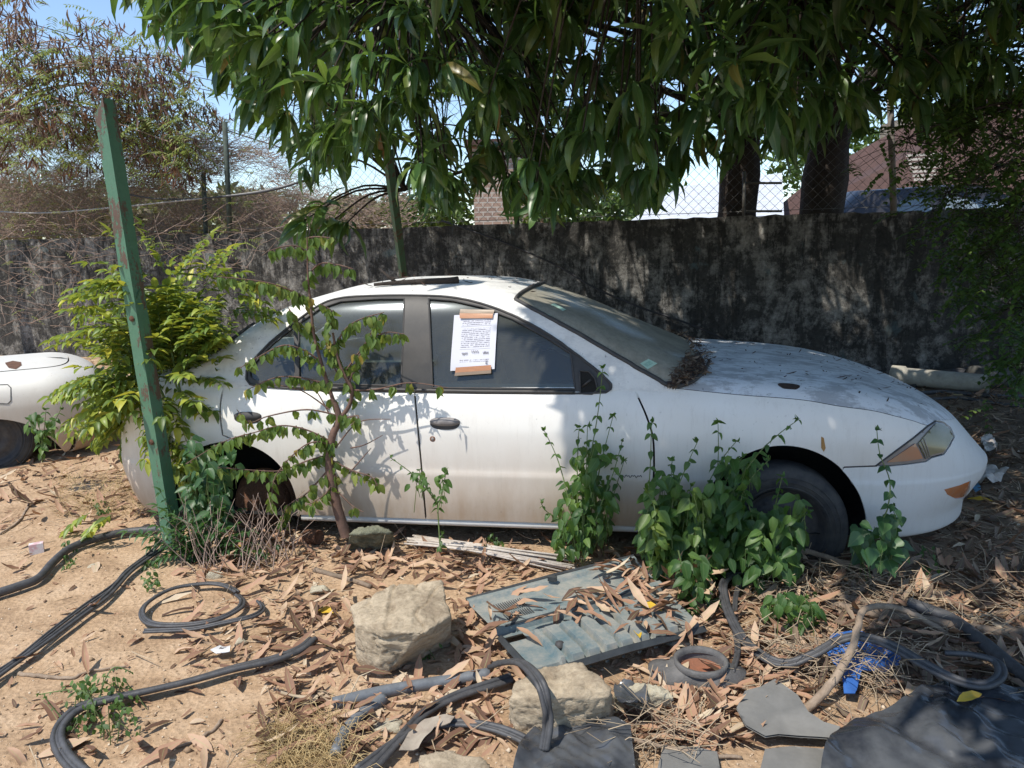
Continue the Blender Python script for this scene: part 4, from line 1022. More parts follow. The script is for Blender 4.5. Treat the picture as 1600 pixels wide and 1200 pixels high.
# ================================================================ small leaved tree hanging in from the right edge
gr = Vector((3.95, 5.3, GZ)); RT = thing('small_leaved_tree', gr, 'fine leaved green tree hanging in from the right edge in front of the wall', 'tree')
b = MB(); tr = bez([gr, gr+Vector((.1, 0, 1.2)), gr+Vector((0, .1, 2.4)), gr+Vector((-.2, .1, 3.4))], 6); b.tube(tr, [.08, .04], 8); b.mk('trunk', M_bark, RT)
lim = MB(); lv = LV()
for px, py in [(1500, 60), (1560, 30), (1450, 40), (1590, 120), (1540, 130), (1480, 110), (1420, 90), (1560, 210), (1600, 230), (1500, 215), (1450, 225), (1590, 310), (1545, 290), (1520, 250), (1570, 370), (1600, 420), (1545, 430), (1580, 480), (1500, 420), (1610, 540), (1595, 580), (1420, 215), (1590, 170), (1620, 350), (1560, 330), (1605, 290), (1530, 340), (1480, 300), (1560, 260), (1510, 290), (1590, 350), (1570, 180), (1600, 60), (1490, 180), (1550, 390), (1600, 480), (1575, 430)]:
    c = P(px, py, U(4.9, 5.7)); near = min(tr, key=lambda q: (q-c).length); lim.tube(bez([near, (near+c)/2+Vector((0, 0, .15)), c], 5), [.016, .004], 4, cap=False)
    for k in range(random.randint(20, 30)):
        q = c+rv(.27); lim.tube([c, q], .002, 3, cap=False); spray_feather(lv, q, (U(-1, .4), U(-1, 1), U(-.8, .3)), U(.12, .24), 7, .026, .04)
lim.mk('branches', M_bark, RT); lv.build('leaves', M_fol, RT)
# ================================================================ overhead lines
M_cab = simple('black_cable', (.03, .03, .035), None, 20, .6, .1); M_cabg = simple('grey_cable', (.32, .31, .30), None, 20, .6, .1)
for i, (a, b_, Y0, Y1, r_, lb) in enumerate((((-60, 5), (480, 135), 24, 28, .017, 'topmost of the power lines crossing the sky at upper left'), ((30, 45), (480, 152), 24, 28, .015, 'second power line from the top crossing the sky at upper left'), ((60, 70), (480, 168), 24, 28, .015, 'third power line from the top, just above the podded tree'), ((120, 110), (560, 262), 18, 22, .02, 'thickest power line, sloping steeply down from the podded tree'), ((180, 150), (520, 232), 26, 30, .012, 'thin faint power line low in the sky above the fence post'), ((150, 219), (560, 225), 26, 30, .012, 'nearly level thin line low in the sky behind the fence'))):
    p, q = P(*a, Y0), P(*b_, Y1); L = MB(); L.tube([p+(q-p)*t-Vector((0, 0, 1))*(.8*t*(1-t)) for t in np.linspace(0, 1, 16)], r_*.8, 4); tag(L.mk('power_line', M_cab), lb, 'cable', 'overhead power lines')
def wire(name, pts, r_, mat, label, group=None, n=6):
    b = MB(); b.tube(bez(pts, 8), r_, n); return tag(b.mk(name, mat), label, 'cable', group)
wire('fence_cable', [wallpt(-40, 328, .15), wallpt(60, 333, .2), wallpt(170, 325, .25), wallpt(260, 316, .15), wallpt(400, 300, .05), wallpt(492, 278, .1)], .011, M_cabg, 'pale grey cable sagging along the fence past the leaning post')
wire('fence_cable', [wallpt(190, 302, .1), wallpt(250, 311, .1), wallpt(330, 309, .1), wallpt(430, 296, .1), wallpt(520, 262, .1), wallpt(600, 210, .1)], .013, M_cab, 'black cable rising along the fence into the mango leaves')
wire('wall_cable', [wallpt(690, 345, .05), wallpt(790, 380, .04), wallpt(870, 415, .04), wallpt(930, 450, .04), wallpt(1000, 480, .04), wallpt(1060, 500, .04), wallpt(1110, 520, .05), wallpt(1160, 545, .1)], .012, M_cab, 'thin black cable slanting down the wall behind the windshield')
# ================================================================ notice taped to the window
def mat_paper():
    m, nt, out = new_mat('printed_paper'); s = N(nt, 'SeparateXYZ', {0: coord(nt, 'UV')}).outputs; u, v = s[0], s[1]
    def band(x, lo, hi): return mth(nt, 'MULTIPLY', mth(nt, 'GREATER_THAN', x, lo), mth(nt, 'LESS_THAN', x, hi))
    ln = mth(nt, 'LESS_THAN', mth(nt, 'FRACT', mth(nt, 'MULTIPLY', v, 30.0)), .5)
    wd = mth(nt, 'GREATER_THAN', noi(nt, coord(nt, 'UV', (26, 30, 1)), 1.0, 2, .7), .46)
    body_ = mth(nt, 'MULTIPLY', band(u, .2, .86), mth(nt, 'ADD', mth(nt, 'ADD', band(v, .40, .74), band(v, .14, .19)), band(v, .79, .90), True))
    ink = mth(nt, 'MULTIPLY', mth(nt, 'MULTIPLY', ln, wd), body_)
    rl = mth(nt, 'ADD', band(v, .775, .782), band(v, .365, .371)); rl = mth(nt, 'MULTIPLY', rl, band(u, .18, .88))
    ink = mth(nt, 'MULTIPLY', mth(nt, 'ADD', ink, rl, True), .8)
    bsdf(nt, out, mix(nt, ink, (.56, .57, .63), (.10, .10, .15)), .7); return m
M_paper = mat_paper(); M_ink = simple('blue_black_ink', (.05, .05, .10), None, 10, .7, 0)
def mat_tape(name, c):
    m, nt, out = new_mat(name); a = noi(nt, coord(nt, 'Object', (1, 1, 8)), 20, 4); bsdf(nt, out, mix(nt, a, c, tuple(x*.6 for x in c)), .25); return m
M_tape = mat_tape('brown_packing_tape', (.50, .24, .12)); M_tape2 = mat_tape('tape_on_glass', (.30, .22, .15))
def gp_(px, py, off): q = SG.cast(px, py); return MCAR @ SG.at(q, off)
def quad_on(S_, c4, off, nu, nv, wav=0):
    V = []; c = [gp_(*p, 0) for p in c4]; n = (c[1]-c[0]).cross(c[3]-c[0]).normalized()
    if n.y > 0: n = -n
    for i in range(nu+1):
        for j in range(nv+1):
            a, b = i/nu, j/nv; p = c[0]*(1-a)*b+c[1]*a*b+c[2]*a*(1-b)+c[3]*(1-a)*(1-b); V.append(p+n*(off+wav*(.5+.5*math.sin(a*5+b*4+1))*(b*(1-b)*4)**.5))
    F = [(i*(nv+1)+j, (i+1)*(nv+1)+j, (i+1)*(nv+1)+j+1, i*(nv+1)+j+1) for i in range(nu) for j in range(nv)]
    return V, F, [(i/nu, j/nv) for i in range(nu+1) for j in range(nv+1)], c, n
pc4 = [(710, 493), (778, 490), (773, 577), (704, 580)]
V, F, UV_, c, n = quad_on(SG, pc4, .006, 10, 14, .006)
pl = mk('paper_notice', V, F, M_paper, uv=UV_); tag(pl, 'white printed notice on paper, stuck to the front door window with brown tape', 'notice')
def onp(u, v, off=.011): return c[0]*(1-u)*v+c[1]*u*v+c[2]*u*(1-v)+c[3]*(1-u)*(1-v)+n*off
def child(b_or, name, mat, par, smooth=True):
    return b_or.mk(name, mat, par, smooth=smooth)
for k, (u0, v0_, su) in enumerate(((.24, .29, .13), (.45, .32, .17), (.72, .29, .12))):
    b = MB(); b.tube([onp(u0+su*i/18, v0_+.022*math.sin(i*1.3+k)+.012*math.sin(i*2.9)) for i in range(19)], .0008, 4); b.mk('signature', M_ink, pl)
b = MB(); b.tube([onp(.80, .10), onp(.80, .155), onp(.83, .155), onp(.83, .13), onp(.81, .13)], .0011, 4); b.tube([onp(.79, .098), onp(.845, .098)], .0011, 4); b.mk('printed_mark', M_ink, pl)
for nm, q4, mt_ in (('tape', [(719, 491), (771, 492), (770, 499), (719, 499)], M_tape), ('tape', [(720, 485), (773, 486), (772, 492), (719, 491)], M_tape2), ('tape', [(713, 575), (768, 571), (768, 579), (712, 583)], M_tape), ('tape', [(712, 583), (768, 579), (768, 584), (711, 588)], M_tape2)):
    V, F, UV_, c_, n_ = quad_on(SG, q4, .013, 8, 2, .001); mk(nm, V, F, mt_, pl)

# ================================================================ second white car at the left edge
def fn2(fn):
    def g(u, v, side=-1):
        x, y, z = fn(u, v, side); x = -x
        if x > 2.63: x = 2.63+(x-2.63)*.95
        return (x, y, z*.77+.02)
    return g
LC = thing('white_car', (0, 0, 0), 'tail end of another scrapped white car, rust spot on its wing, at the left edge', 'car')
ry = R(30); tx, ty = -3.15, 5.7; lx, ly = 3.38, -.3
ox, oy = tx-(lx*math.cos(ry)-ly*math.sin(ry)), ty-(lx*math.sin(ry)+ly*math.cos(ry))
LC.location = (ox, oy, 0); LC.rotation_euler = (0, 0, ry); LC['_l'] = [ox, oy, 0.0, ry]
SL = Surf(fn2(body)); SLG = Surf(fn2(green))
M_lp = mat_paint('cream_white_paint', (.66, .65, .60), dirt=.9)
def nflip(S_):
    return S_
_old = Surf.nrm
def nrm2(s, u, v):
    e = .004; u0, u1 = max(u-e, 0), min(u+e, 3); v0, v1 = max(v-e, 0), min(v+e, .9985)
    a = Vector(s.fn(u1, v))-Vector(s.fn(u0, v)); b = Vector(s.fn(u, v1))-Vector(s.fn(u, v0)); n = a.cross(b)
    if n.length < 1e-12: return Vector((0, 0, 1))
    n.normalize(); p = Vector(s.fn(u, v)); c = Vector((min(max(p.x, -.2), 2.4), 0, .45)); return n if n.dot(p-c) > 0 else -n
for S_ in (SL, SLG): S_.nrm = (lambda S__: (lambda u, v: nrm2(S__, u, v)))(S_)
arc_all = arch_rl[::-1]+arch_r[1:]
side_poly = [(0, .25*VM)]+[(arch_rl[-1][0]-.06, .25*VM), (arch_rl[-1][0]-.02, .02)]+arc_all+[(arch_r[-1][0], 0.02), (arch_f[0][0], .02)]+arch_f+[(SMAX, .02), (SMAX, .93*VM), (0, .93*VM)]
def lcp(name, VF, mat, par=None):
    V, F = VF; return mk(name, V, F, mat, par or LC, local=True)
a_ = panel(SL, side_poly, step=.045); BD = lcp('body_side', a_, M_lp); lcp('body_side', flip(a_), M_lp)
lcp('trunk_lid', panel(SL, [(0, .935*VM), (SMAX, .935*VM), (SMAX, VM), (0, VM)], mirror=True, step=.06, flange=0), M_lp)
a_ = panel(SL, [(0, 0.02), (arch_rl[-1][0]-.07, .02), (arch_rl[-1][0]-.07, .235*VM), (0, .235*VM)], off=.006, step=.04); lcp('rear_bumper', a_, mat_paint('dirty_bumper', (.5, .48, .42), dirt=1.2)); lcp('rear_bumper', flip(a_), M_lp)
a_ = panel(SLG, [(0, 0), (SMAX, 0), (SMAX, VM), (0, VM)], off=-.0, mirror=True, step=.07, flange=0); lcp('cabin', ([Vector((v.x-1.5, v.y, v.z)) for v in a_[0]], a_[1]), M_gpost)
MINV = world_of(LC).inverted()
fq = [(u2s(.62)+.10*math.copysign(abs(math.cos(a))**.5, math.cos(a)), .60*VM+.085*math.copysign(abs(math.sin(a))**.5, math.sin(a))) for a in [k*math.pi/10 for k in range(20)]]
fq = SL.line([(-22, 602), (12, 601), (17, 606), (17, 626), (12, 631), (-22, 630)], closed=True)
rs = [(u2s(.66)+.08*math.cos(a)*(1+.2*math.sin(3*a)), .80*VM+.030*math.sin(a)*(1+.3*math.cos(2*a))) for a in [k*math.pi/9 for k in range(18)]]
rs = SL.line([(8, 567), (20, 564), (33, 566), (34, 571), (25, 577), (14, 575)], closed=True)
strip('fuel_flap', SL, fq, .003, .001, M_black, LC, closed=True, both=False)
MINV = MCAR.inverted()
lcp('rust_spot', panel(SL, rs, off=.002, step=.012, flange=.002), M_rust, BD)
b = MB(); b.box((1.2, 0, .36), (3.3, 1.3, .03)); b.box((2.1, 0, .6), (.9, 1.1, .5)); b.mk('underbody', M_dark, LC, local=True, smooth=False)
wheel(2.63, -.68, .40, LC, Rr=.27); wheel(0, -.68, .40, LC, Rr=.27); wheel(2.63, .68, .40, LC, 1, Rr=.27)

# ================================================================ stones
def evalmesh(o):
    dg = bpy.context.evaluated_depsgraph_get(); me = bpy.data.meshes.new_from_object(o.evaluated_get(dg)); return me
def rock(name, pts, mat, label, vox=.012, disp=.008, sc=14, cat='rock', group=None, crack=0, rnd=3):
    import bmesh
    bm = bmesh.new(); [bm.verts.new(p) for p in pts]; bmesh.ops.convex_hull(bm, input=bm.verts)
    me = bpy.data.meshes.new(name); bm.to_mesh(me); bm.free(); o = bpy.data.objects.new(name, me); COL.objects.link(o)
    m = o.modifiers.new('r', 'REMESH'); m.mode = 'VOXEL'; m.voxel_size = vox; s_ = o.modifiers.new('s', 'SMOOTH'); s_.iterations = rnd; s_.factor = .5
    me2 = evalmesh(o); bpy.data.objects.remove(o)
    n = len(me2.vertices); co = np.zeros(n*3); me2.vertices.foreach_get('co', co); co = co.reshape(-1, 3); nr = np.zeros(n*3); me2.vertices.foreach_get('normal', nr); nr = nr.reshape(-1, 3)
    for i in range(n):
        p = Vector(co[i]); d = disp*(nz(*(p*sc))+.5*nz(*(p*sc*2.7))+.45*nz(*(p*sc*5))+.30*nz(*(p*sc*11))+.2*nz(*(p*sc*20)))
        if crack:
            q = nz(p.x*7, p.y*7, p.z*20+5); d -= crack*max(0, 1-abs(q)*16)
        co[i] += nr[i]*d
    c = co.mean(0); base = Vector((c[0], c[1], co[:, 2].min())); co -= np.array(base); me2.vertices.foreach_set('co', co.ravel()); me2.update()
    me2.polygons.foreach_set('use_smooth', np.ones(len(me2.polygons), bool)); me2.materials.clear(); me2.materials.append(mat)
    me2.name = name; o = bpy.data.objects.new(name, me2); COL.objects.link(o); o.location = base; return tag(o, label, cat, group)
def mat_stone(name, c1, c2, sc=9, st=None):
    m, nt, out = new_mat(name); v = coord(nt, 'Object', st); a = noi(nt, v, sc, 9, .7, .3); b = noi(nt, v, sc*9, 7, .8)
    col = ramp(nt, a, [(.38, c2), (.56, c1)]); col = mix(nt, .55, col, ramp(nt, b, [(.32, (.35, .32, .28)), (.5, (.9, .9, .9)), (.75, (1.3, 1.3, 1.25))]), 'MULTIPLY')
    bsdf(nt, out, col, .93, bmp(nt, mth(nt, 'ADD', a, mth(nt, 'MULTIPLY', b, .6)), .9, .012)); return m
M_sand = mat_stone('sandstone', (.50, .41, .29), (.30, .235, .16), 7, (1, 1, 3)); M_pale = mat_stone('pale_limestone', (.55, .50, .37), (.38, .33, .24)); M_moss = mat_stone('mossy_stone', (.22, .22, .15), (.07, .075, .05), 12)
zt = GZ+.20
rock('block_rock', [G(548, 948, zt-.02), G(556, 975, zt-.03), G(612, 912, zt), G(690, 906, zt-.01), G(704, 962, zt-.02), G(660, 990, zt-.01), G(600, 985, zt), G(560, 1035, GZ), G(590, 1066, GZ-.02), G(640, 1040, GZ-.02), G(706, 1010, GZ-.02), G(700, 985, GZ), G(578, 1000, GZ+.08)], M_sand, 'large angular sandstone block with a cracked flat top, left of the fallen grey panel', .007, .009, 11, crack=.010, rnd=1)
rock('block_rock', [G(803, 1066, GZ+.16), G(850, 1038, GZ+.18), G(908, 1036, GZ+.18), G(957, 1074, GZ+.16), G(955, 1090, GZ+.14), G(795, 1092, GZ+.13), G(866, 1092, GZ+.16), G(795, 1130, GZ), G(820, 1165, GZ-.02), G(880, 1172, GZ-.02), G(950, 1150, GZ-.02), G(962, 1115, GZ)], M_sand, 'broken sandstone block in front of the panel with rubber strips looped over it', .007, .009, 13, crack=.005, rnd=1)
rock('small_rock', [G(960, 1080, GZ+.09), G(1000, 1066, GZ+.10), G(1042, 1072, GZ+.09), G(1054, 1090, GZ+.07), G(1050, 1112, GZ-.01), G(1010, 1125, GZ-.02), G(965, 1118, GZ-.01), G(955, 1100, GZ)], M_pale, 'small pale rough rock right of the broken block, behind the black plastic', .006, .008, 22)
rock('mossy_rock', [G(545, 835, GZ+.12), G(560, 822, GZ+.15), G(595, 820, GZ+.16), G(612, 832, GZ+.14), G(620, 850, GZ), G(600, 862, GZ-.02), G(560, 864, GZ-.02), G(538, 858, GZ)], M_moss, 'grey green mossy rock beside the sapling trunk under the car door', .008, .010, 20)
rock('cobble', [G(322, 895, GZ+.03), G(335, 888, GZ+.045), G(350, 893, GZ+.03), G(352, 903, GZ), G(335, 909, GZ-.01), G(320, 905, GZ)], M_pale, 'small rounded cobble lying in the leaf litter above the rubber coil', .004, .003, 30)
rock('flat_stone', [G(655, 1180, GZ+.05), G(700, 1168, GZ+.05), G(760, 1185, GZ+.04), G(780, 1215, GZ), G(650, 1215, GZ), G(690, 1210, GZ+.05)], M_sand, 'buried flat sandstone cut off by the bottom edge between the rubber strips', .008, .006, 15)
for (px, py, s_, lb) in ((143, 888, .03, 'pale pebble beside the black hose at the left, under the pink carton'), (378, 1008, .032, 'pale pebble lying alone on the sand below the rubber coil'), (1388, 930, .03, 'pale pebble among leaf litter at the right'), (500, 928, .045, 'whitish stone left of the yellow leaf'), (600, 1140, .06, 'flat pale stone chip among the rubber strips at the bottom')):
    p = G(px, py); rock('pebble', [p+Vector((U(-1, 1)*s_, U(-1, 1)*s_*.8, U(-.1, .8)*s_)) for k in range(14)], M_pale, lb, .005, .003, 40)

# ================================================================ hoses, rubber strips, pipes
M_rub = simple('old_rubber', (.075, .075, .078), (.035, .035, .037), 30, .55, .4, .003, stretch=(1, 1, 1)); M_pipe = simple('grey_pvc', (.17, .185, .20), (.10, .11, .12), 12, .5, .2)
def gl(pts, z=.03, lift=None):
    out = []
    for i, p in enumerate(pts):
        zz = p[2] if len(p) > 2 else 0; g = G(p[0], p[1], GZ+zz); out.append(Vector((g.x, g.y, gh(g.x, g.y)+zz+z)))
    return out
def rubber(label, pts, w_=.016, twin=True, group='lengths of black rubber weatherstrip', mat=None, cat='rubber strip', name='rubber_strip'):
    P_ = bez(gl(pts), 8); b = MB(); n = len(P_)
    if twin:
        L_, R_ = [], []
        for i, p in enumerate(P_):
            t = (P_[min(i+1, n-1)]-P_[max(i-1, 0)]).normalized(); s_ = t.cross(Vector((0, 0, 1)))
            s_ = s_.normalized() if s_.length > .05 else Vector((1, 0, 0))
            tw = .35*math.sin(i*.13); q = s_*w_*.62*math.cos(tw)+Vector((0, 0, 1))*w_*.4*math.sin(tw); L_.append(p+q); R_.append(p-q+Vector((0, 0, .004)))
        b.tube(L_, w_*.55, 7); b.tube(R_, w_*.62, 7); b.tube([(p+q)/2-Vector((0, 0, .002)) for p, q in zip(L_, R_)], w_*.5, 6)
    else: b.tube(P_, w_, 10)
    return tag(b.mk(name, mat or M_rub), label, cat, group if mat is None else None)
rubber('thick black hose snaking from the left edge toward the foot of the green post', [(-30, 945), (30, 925), (62, 912), (85, 888), (110, 868), (150, 852), (200, 840), (255, 838)], .019, False, 'x', M_rub, 'hose', 'black_hose')
rubber('long double rubber strip running from the lower left edge up to the green post', [(-40, 1098), (20, 1055), (70, 1020), (125, 978), (170, 940), (205, 905), (240, 880), (268, 862), (275, 840)], .011)
rubber('rubber strip beside the long double one, crossing the sand at left', [(-40, 1085), (20, 1050), (80, 1004), (130, 962), (180, 925), (200, 905), (235, 878), (262, 850)], .008)
rubber('rubber strip curled into an oval loop on the sand left of the big block', [(226, 998, .0), (300, 993, .006), (350, 985, .012), (395, 975, .01), (412, 962, .0), (405, 952, .0)], .009)
rubber('weathered rubber strip forming the closed ring of the coil', [(372, 935), (350, 924), (320, 922), (270, 932), (230, 955), (224, 975), (245, 987), (300, 986), (345, 978), (375, 962), (380, 950), (372, 940)], .011)
rubber('wide black rubber channel lying diagonally on the sand below the coil', [(490, 1012), (470, 1028), (430, 1043), (370, 1058), (300, 1076), (230, 1094), (170, 1108), (125, 1122), (98, 1145), (92, 1170), (110, 1200), (150, 1235)], .017)
rubber('rubber strip curving up from the bottom edge below the grey pipe', [(575, 1230), (620, 1180), (665, 1130), (715, 1100), (775, 1080), (800, 1072)], .015)
rubber('rubber strip lying across the bottom between flat stone and black plastic', [(560, 1225), (640, 1165), (705, 1150), (760, 1155), (810, 1172), (860, 1200)], .013)
rubber('rubber strip arching over the broken sandstone block', [(768, 1052, .05), (790, 1050, .10), (815, 1055, .16), (840, 1080, .19), (852, 1110, .16), (856, 1150, .09), (850, 1190, .03)], .014)
rubber('long looping rubber strip at the right passing in front of the blue plastic', [(1190, 905, .03), (1150, 905, .03), (1130, 925, .03), (1134, 960, .02), (1160, 1010, .01), (1195, 1040, .01), (1230, 1048, .02), (1270, 1035, .05), (1310, 1014, .08), (1345, 1010, .09), (1390, 1025, .07), (1440, 1052, .06), (1490, 1075, .05), (1535, 1085, .05), (1562, 1070, .05), (1555, 1050, .05), (1520, 1040, .05), (1475, 1038, .03)], .015)
rubber('thin rubber strip running down beside the ring gasket', [(1165, 900), (1150, 940), (1148, 990), (1152, 1030), (1143, 1065)], .009)
rubber('black corrugated hose at the right edge behind the rubber loop', [(1418, 958), (1450, 968), (1490, 985), (1530, 1015), (1570, 1050), (1620, 1090)], .024, False, 'x', M_rub, 'hose', 'black_hose')
def pipe(label, pts, r, mat, name='grey_pipe', cat='pipe', n=14, closed=False, group=None):
    b = MB(); P_ = bez(gl(pts, r*.8), 6); b.tube(P_, r, n, cap=True); o = b.mk(name, mat); return tag(o, label, cat, group)
pipe('straight grey plastic pipe in front of the large sandstone block', [(522, 1112), (600, 1090), (690, 1070), (765, 1058)], .020, M_pipe)
pipe('short bent grey plastic pipe below the straight one', [(600, 1100), (565, 1128), (540, 1155), (525, 1190)], .018, M_pipe)
M_stick = simple('weathered_branch', (.34, .26, .19), (.18, .13, .09), 16, .95, .7, .006); M_log = simple('grey_brown_pole', (.24, .18, .13), (.13, .10, .07), 14, .95, .8, .008)
def stick(label, pts, r, mat=None, name='fallen_branch', group='branches lying in the yard'):
    b = MB(); P_ = bez(gl(pts, max(r)*.8), 6); n = len(P_); P_ = [p+Vector((0, 0, .004*nz(i*.5, p.x*9)))+rv(.002) for i, p in enumerate(P_)]
    b.tube(P_, [r[0]+(r[1]-r[0])*i/(n-1)*(1+.0*i) for i in range(n)], 8); return tag(b.mk(name, mat or M_stick), label, 'branch', group)
stick('bent grey branch arching over the blue plastic', [(1252, 1116, .0), (1295, 1075, .05), (1330, 1020, .10), (1340, 985, .13), (1350, 962, .13), (1395, 955, .10), (1440, 975, .06), (1482, 1000, .0)], (.014, .009))
stick('long straight pole half buried in leaves at the right', [(1275, 945), (1340, 962), (1420, 975), (1500, 990), (1620, 1002)], (.022, .02), M_log)
stick('second pole lying just behind the long one at the right', [(1290, 935), (1380, 955), (1440, 965)], (.018, .014), M_log)
stick('pale stick pointing up out of the weeds by the front wheel', [(1372, 885), (1400, 903), (1415, 912)], (.008, .009))
stick('gnarled root like branch below the front wheel', [(1215, 875, .02), (1260, 868, .05), (1320, 885, .03), (1370, 895, 0), (1410, 905, 0)], (.012, .012))
stick('thin reddish stick across the bottom beside the black plastic', [(960, 1160, .03), (1010, 1168, .03), (1080, 1180, .02), (1160, 1188, .0)], (.007, .005))
stick('thin stick lying above the grey rubber sheet', [(1000, 1148), (1060, 1152), (1150, 1150)], (.008, .006))
stick('curved brown stick lying in the leaves on top of the fallen panel', [(922, 968, .02), (960, 958, .03), (1000, 942, .03), (1045, 925, .02)], (.010, .006))
stick('pale twig at the upper left on the sand', [(45, 790), (30, 815), (0, 835)], (.007, .005)); stick('curved twig on the sand below the long strip', [(30, 1057), (60, 1060), (110, 1063), (140, 1052), (200, 1045)], (.008, .003))
stick('forked twig lying on the bare sand at bottom centre', [(348, 1125), (330, 1145), (290, 1165), (235, 1180)], (.006, .003)); stick('grey board like stick in the leaves beneath the sapling', [(492, 893), (530, 902), (580, 918)], (.012, .010), M_log)
# ================================================================ bundle of pale rods
RB = thing('rod_bundle', G(760, 852), 'bundle of thin whitish rods lying on the leaves below the car door', 'rods'); M_rod = simple('whitish_rod', (.55, .50, .44), (.34, .29, .24), 20, .8, .3)
for k in range(26):
    a, d = G(634+U(-3, 3), 842+U(-8, 8), GZ+.03+U(0, .03)), G(U(850, 915), 868+k*.9+U(-6, 6), GZ+.02+U(0, .03)); b = MB(); s_ = U(0, .25)
    b.tube([a+(d-a)*s_*.3, a+(d-a)*.5+Vector((0, 0, U(-.005, .012))), d], U(.0035, .0055), 6); b.mk('rod', M_rod, RB)
b = MB(); q = G(640, 843, GZ+.04); q2 = G(634, 842, GZ+.04)
# ================================================================ fallen grey-green moulded panel
def mat_panel():
    m, nt, out = new_mat('dusty_teal_plastic'); v = coord(nt); a = noi(nt, v, 7, 8, .7); b = noi(nt, v, 70, 5, .8)
    f = mth(nt, 'ADD', mth(nt, 'MULTIPLY', a, .8), mth(nt, 'MULTIPLY', b, .3)); col = mix(nt, ramp(nt, f, [(.42, 0.0), (.72, .75)]), (.085, .145, .165), (.40, .35, .28)); bsdf(nt, out, col, .5, bmp(nt, b, .2, .003)); return m
M_pan = mat_panel(); M_pand = simple('black_panel_edge', (.045, .05, .052), (.02, .022, .024), 12, .5, .2)
PN = thing('moulded_panel', G(900, 980), 'dusty teal grey moulded plastic panel with ribs, strewn with dead leaves', 'panel')
zA = GZ+.05
c4 = [G(728, 940, zA), G(990, 872, zA+.05), G(1098, 980, zA), G(842, 1052, zA+.04)]   # back left, back right, front right, front left
def pq(u, v, z=0): return c4[0]*(1-u)*(1-v)+c4[1]*u*(1-v)+c4[2]*u*v+c4[3]*(1-u)*v+Vector((0, 0, z))
def hz(u, v):
    z = .0
    if v < .06: z += .012
    if .40 < v < .47: z += .016
    if .47 <= v < .56: z -= .012
    if v > .60 and .14 < u < .86:
        k = (u*10) % 1; z += .020*(1 if k < .72 else -.2)-(.006 if v > .93 else 0)
    if v > .95: z -= .02
    return z
nu, nv_ = 96, 60; V = [pq(i/nu, j/nv_, hz(i/nu, j/nv_)) for i in range(nu+1) for j in range(nv_+1)]
F = [(i*(nv_+1)+j, i*(nv_+1)+j+1, (i+1)*(nv_+1)+j+1, (i+1)*(nv_+1)+j) for i in range(nu) for j in range(nv_) if not (i/nu > .87 and .1+.3*math.sin(i) < j/nv_ < .35) and not (i/nu < .1 and j/nv_ > .55 and j/nv_ < .62)]
mk('face', V, F, M_pan, PN, smooth=False)
b = MB(); b.tube([pq(-.01, 1.0, -.01), pq(.5, 1.01, .0), pq(1.01, 1.0, -.01)], .016, 4); b.mk('front_rail', M_pand, PN, smooth=False)
b = MB(); b.tube([pq(0, 0, .01), pq(.5, -.005, .015), pq(1, 0, .01)], .007, 4); b.mk('back_rail', M_pand, PN, smooth=False)
b = MB(); b.tube([pq(-.005, .55, -.005), pq(-.02, .8, .0), pq(-.02, 1.03, -.02)], .014, 4); b.mk('end_rail', M_pand, PN, smooth=False)
b = MB(); b.tube([pq(.05, .47, .012), pq(.5, .465, .016), pq(.95, .47, .012)], .005, 4); b.mk('ridge', M_pand, PN, smooth=False)
b = MB()
for r_ in range(2):
    for k in range(13): b.tube([pq(.10+.012*k+.15*r_*0, .16+.14*r_, .006), pq(.10+.012*k, .27+.14*r_, .006)], .0022, 4)
b.mk('grille', M_black, PN, smooth=False)
b = MB(); b.box(pq(.47, .07, .025), (.035, .018, .018), -.3); b.mk('clip', M_pand, PN, smooth=False)
b = MB(); b.lathe([(.017, 0), (.014, .012), (.004, .016), (.001, .016)], pq(.20, .82, .008), (0, 0, 1), 16); b.mk('knob', M_black, PN)
# ================================================================ ring gasket
GS = thing('ring_gasket', G(1085, 1045), 'worn grey oval plate with a round rimmed opening, right of the moulded panel', 'gasket'); M_gas = simple('grey_dusty_plastic', (.13, .125, .12), (.06, .06, .06), 20, .7, .3)
c = G(1090, 1042, GZ+.035); b = MB(); V = []; n = 40
for i in range(n):
    a = 2*math.pi*i/n; rx = .135*(1+.18*math.cos(2*a+.6)+.05*math.cos(5*a)); V += [c+Vector((.075*math.cos(a)+.01, .065*math.sin(a), .012)), c+Vector((rx*math.cos(a)-.005, rx*.72*math.sin(a), -.012)), c+Vector((rx*math.cos(a)-.005, rx*.72*math.sin(a), -.03))]
b.add(V, [(i*3+k, i*3+k+1, ((i+1) % n)*3+k+1, ((i+1) % n)*3+k) for i in range(n) for k in (0, 1)]); b.mk('plate', M_gas, GS)
b = MB(); b.lathe([(.085, .0), (.088, .018), (.078, .022), (.072, .006), (.070, -.02)], c+Vector((.01, 0, .008)), (0, 0, 1), 36); b.mk('rim', M_gas, GS)
b = MB(); b.lathe([(.072, 0), (.03, -.006), (.001, -.004)], c+Vector((.01, 0, -.01)), (0, 0, 1), 30); b.mk('rusty_disc', simple('reddish_rust', (.28, .11, .06), (.16, .08, .05), 20, .9, .4), GS)
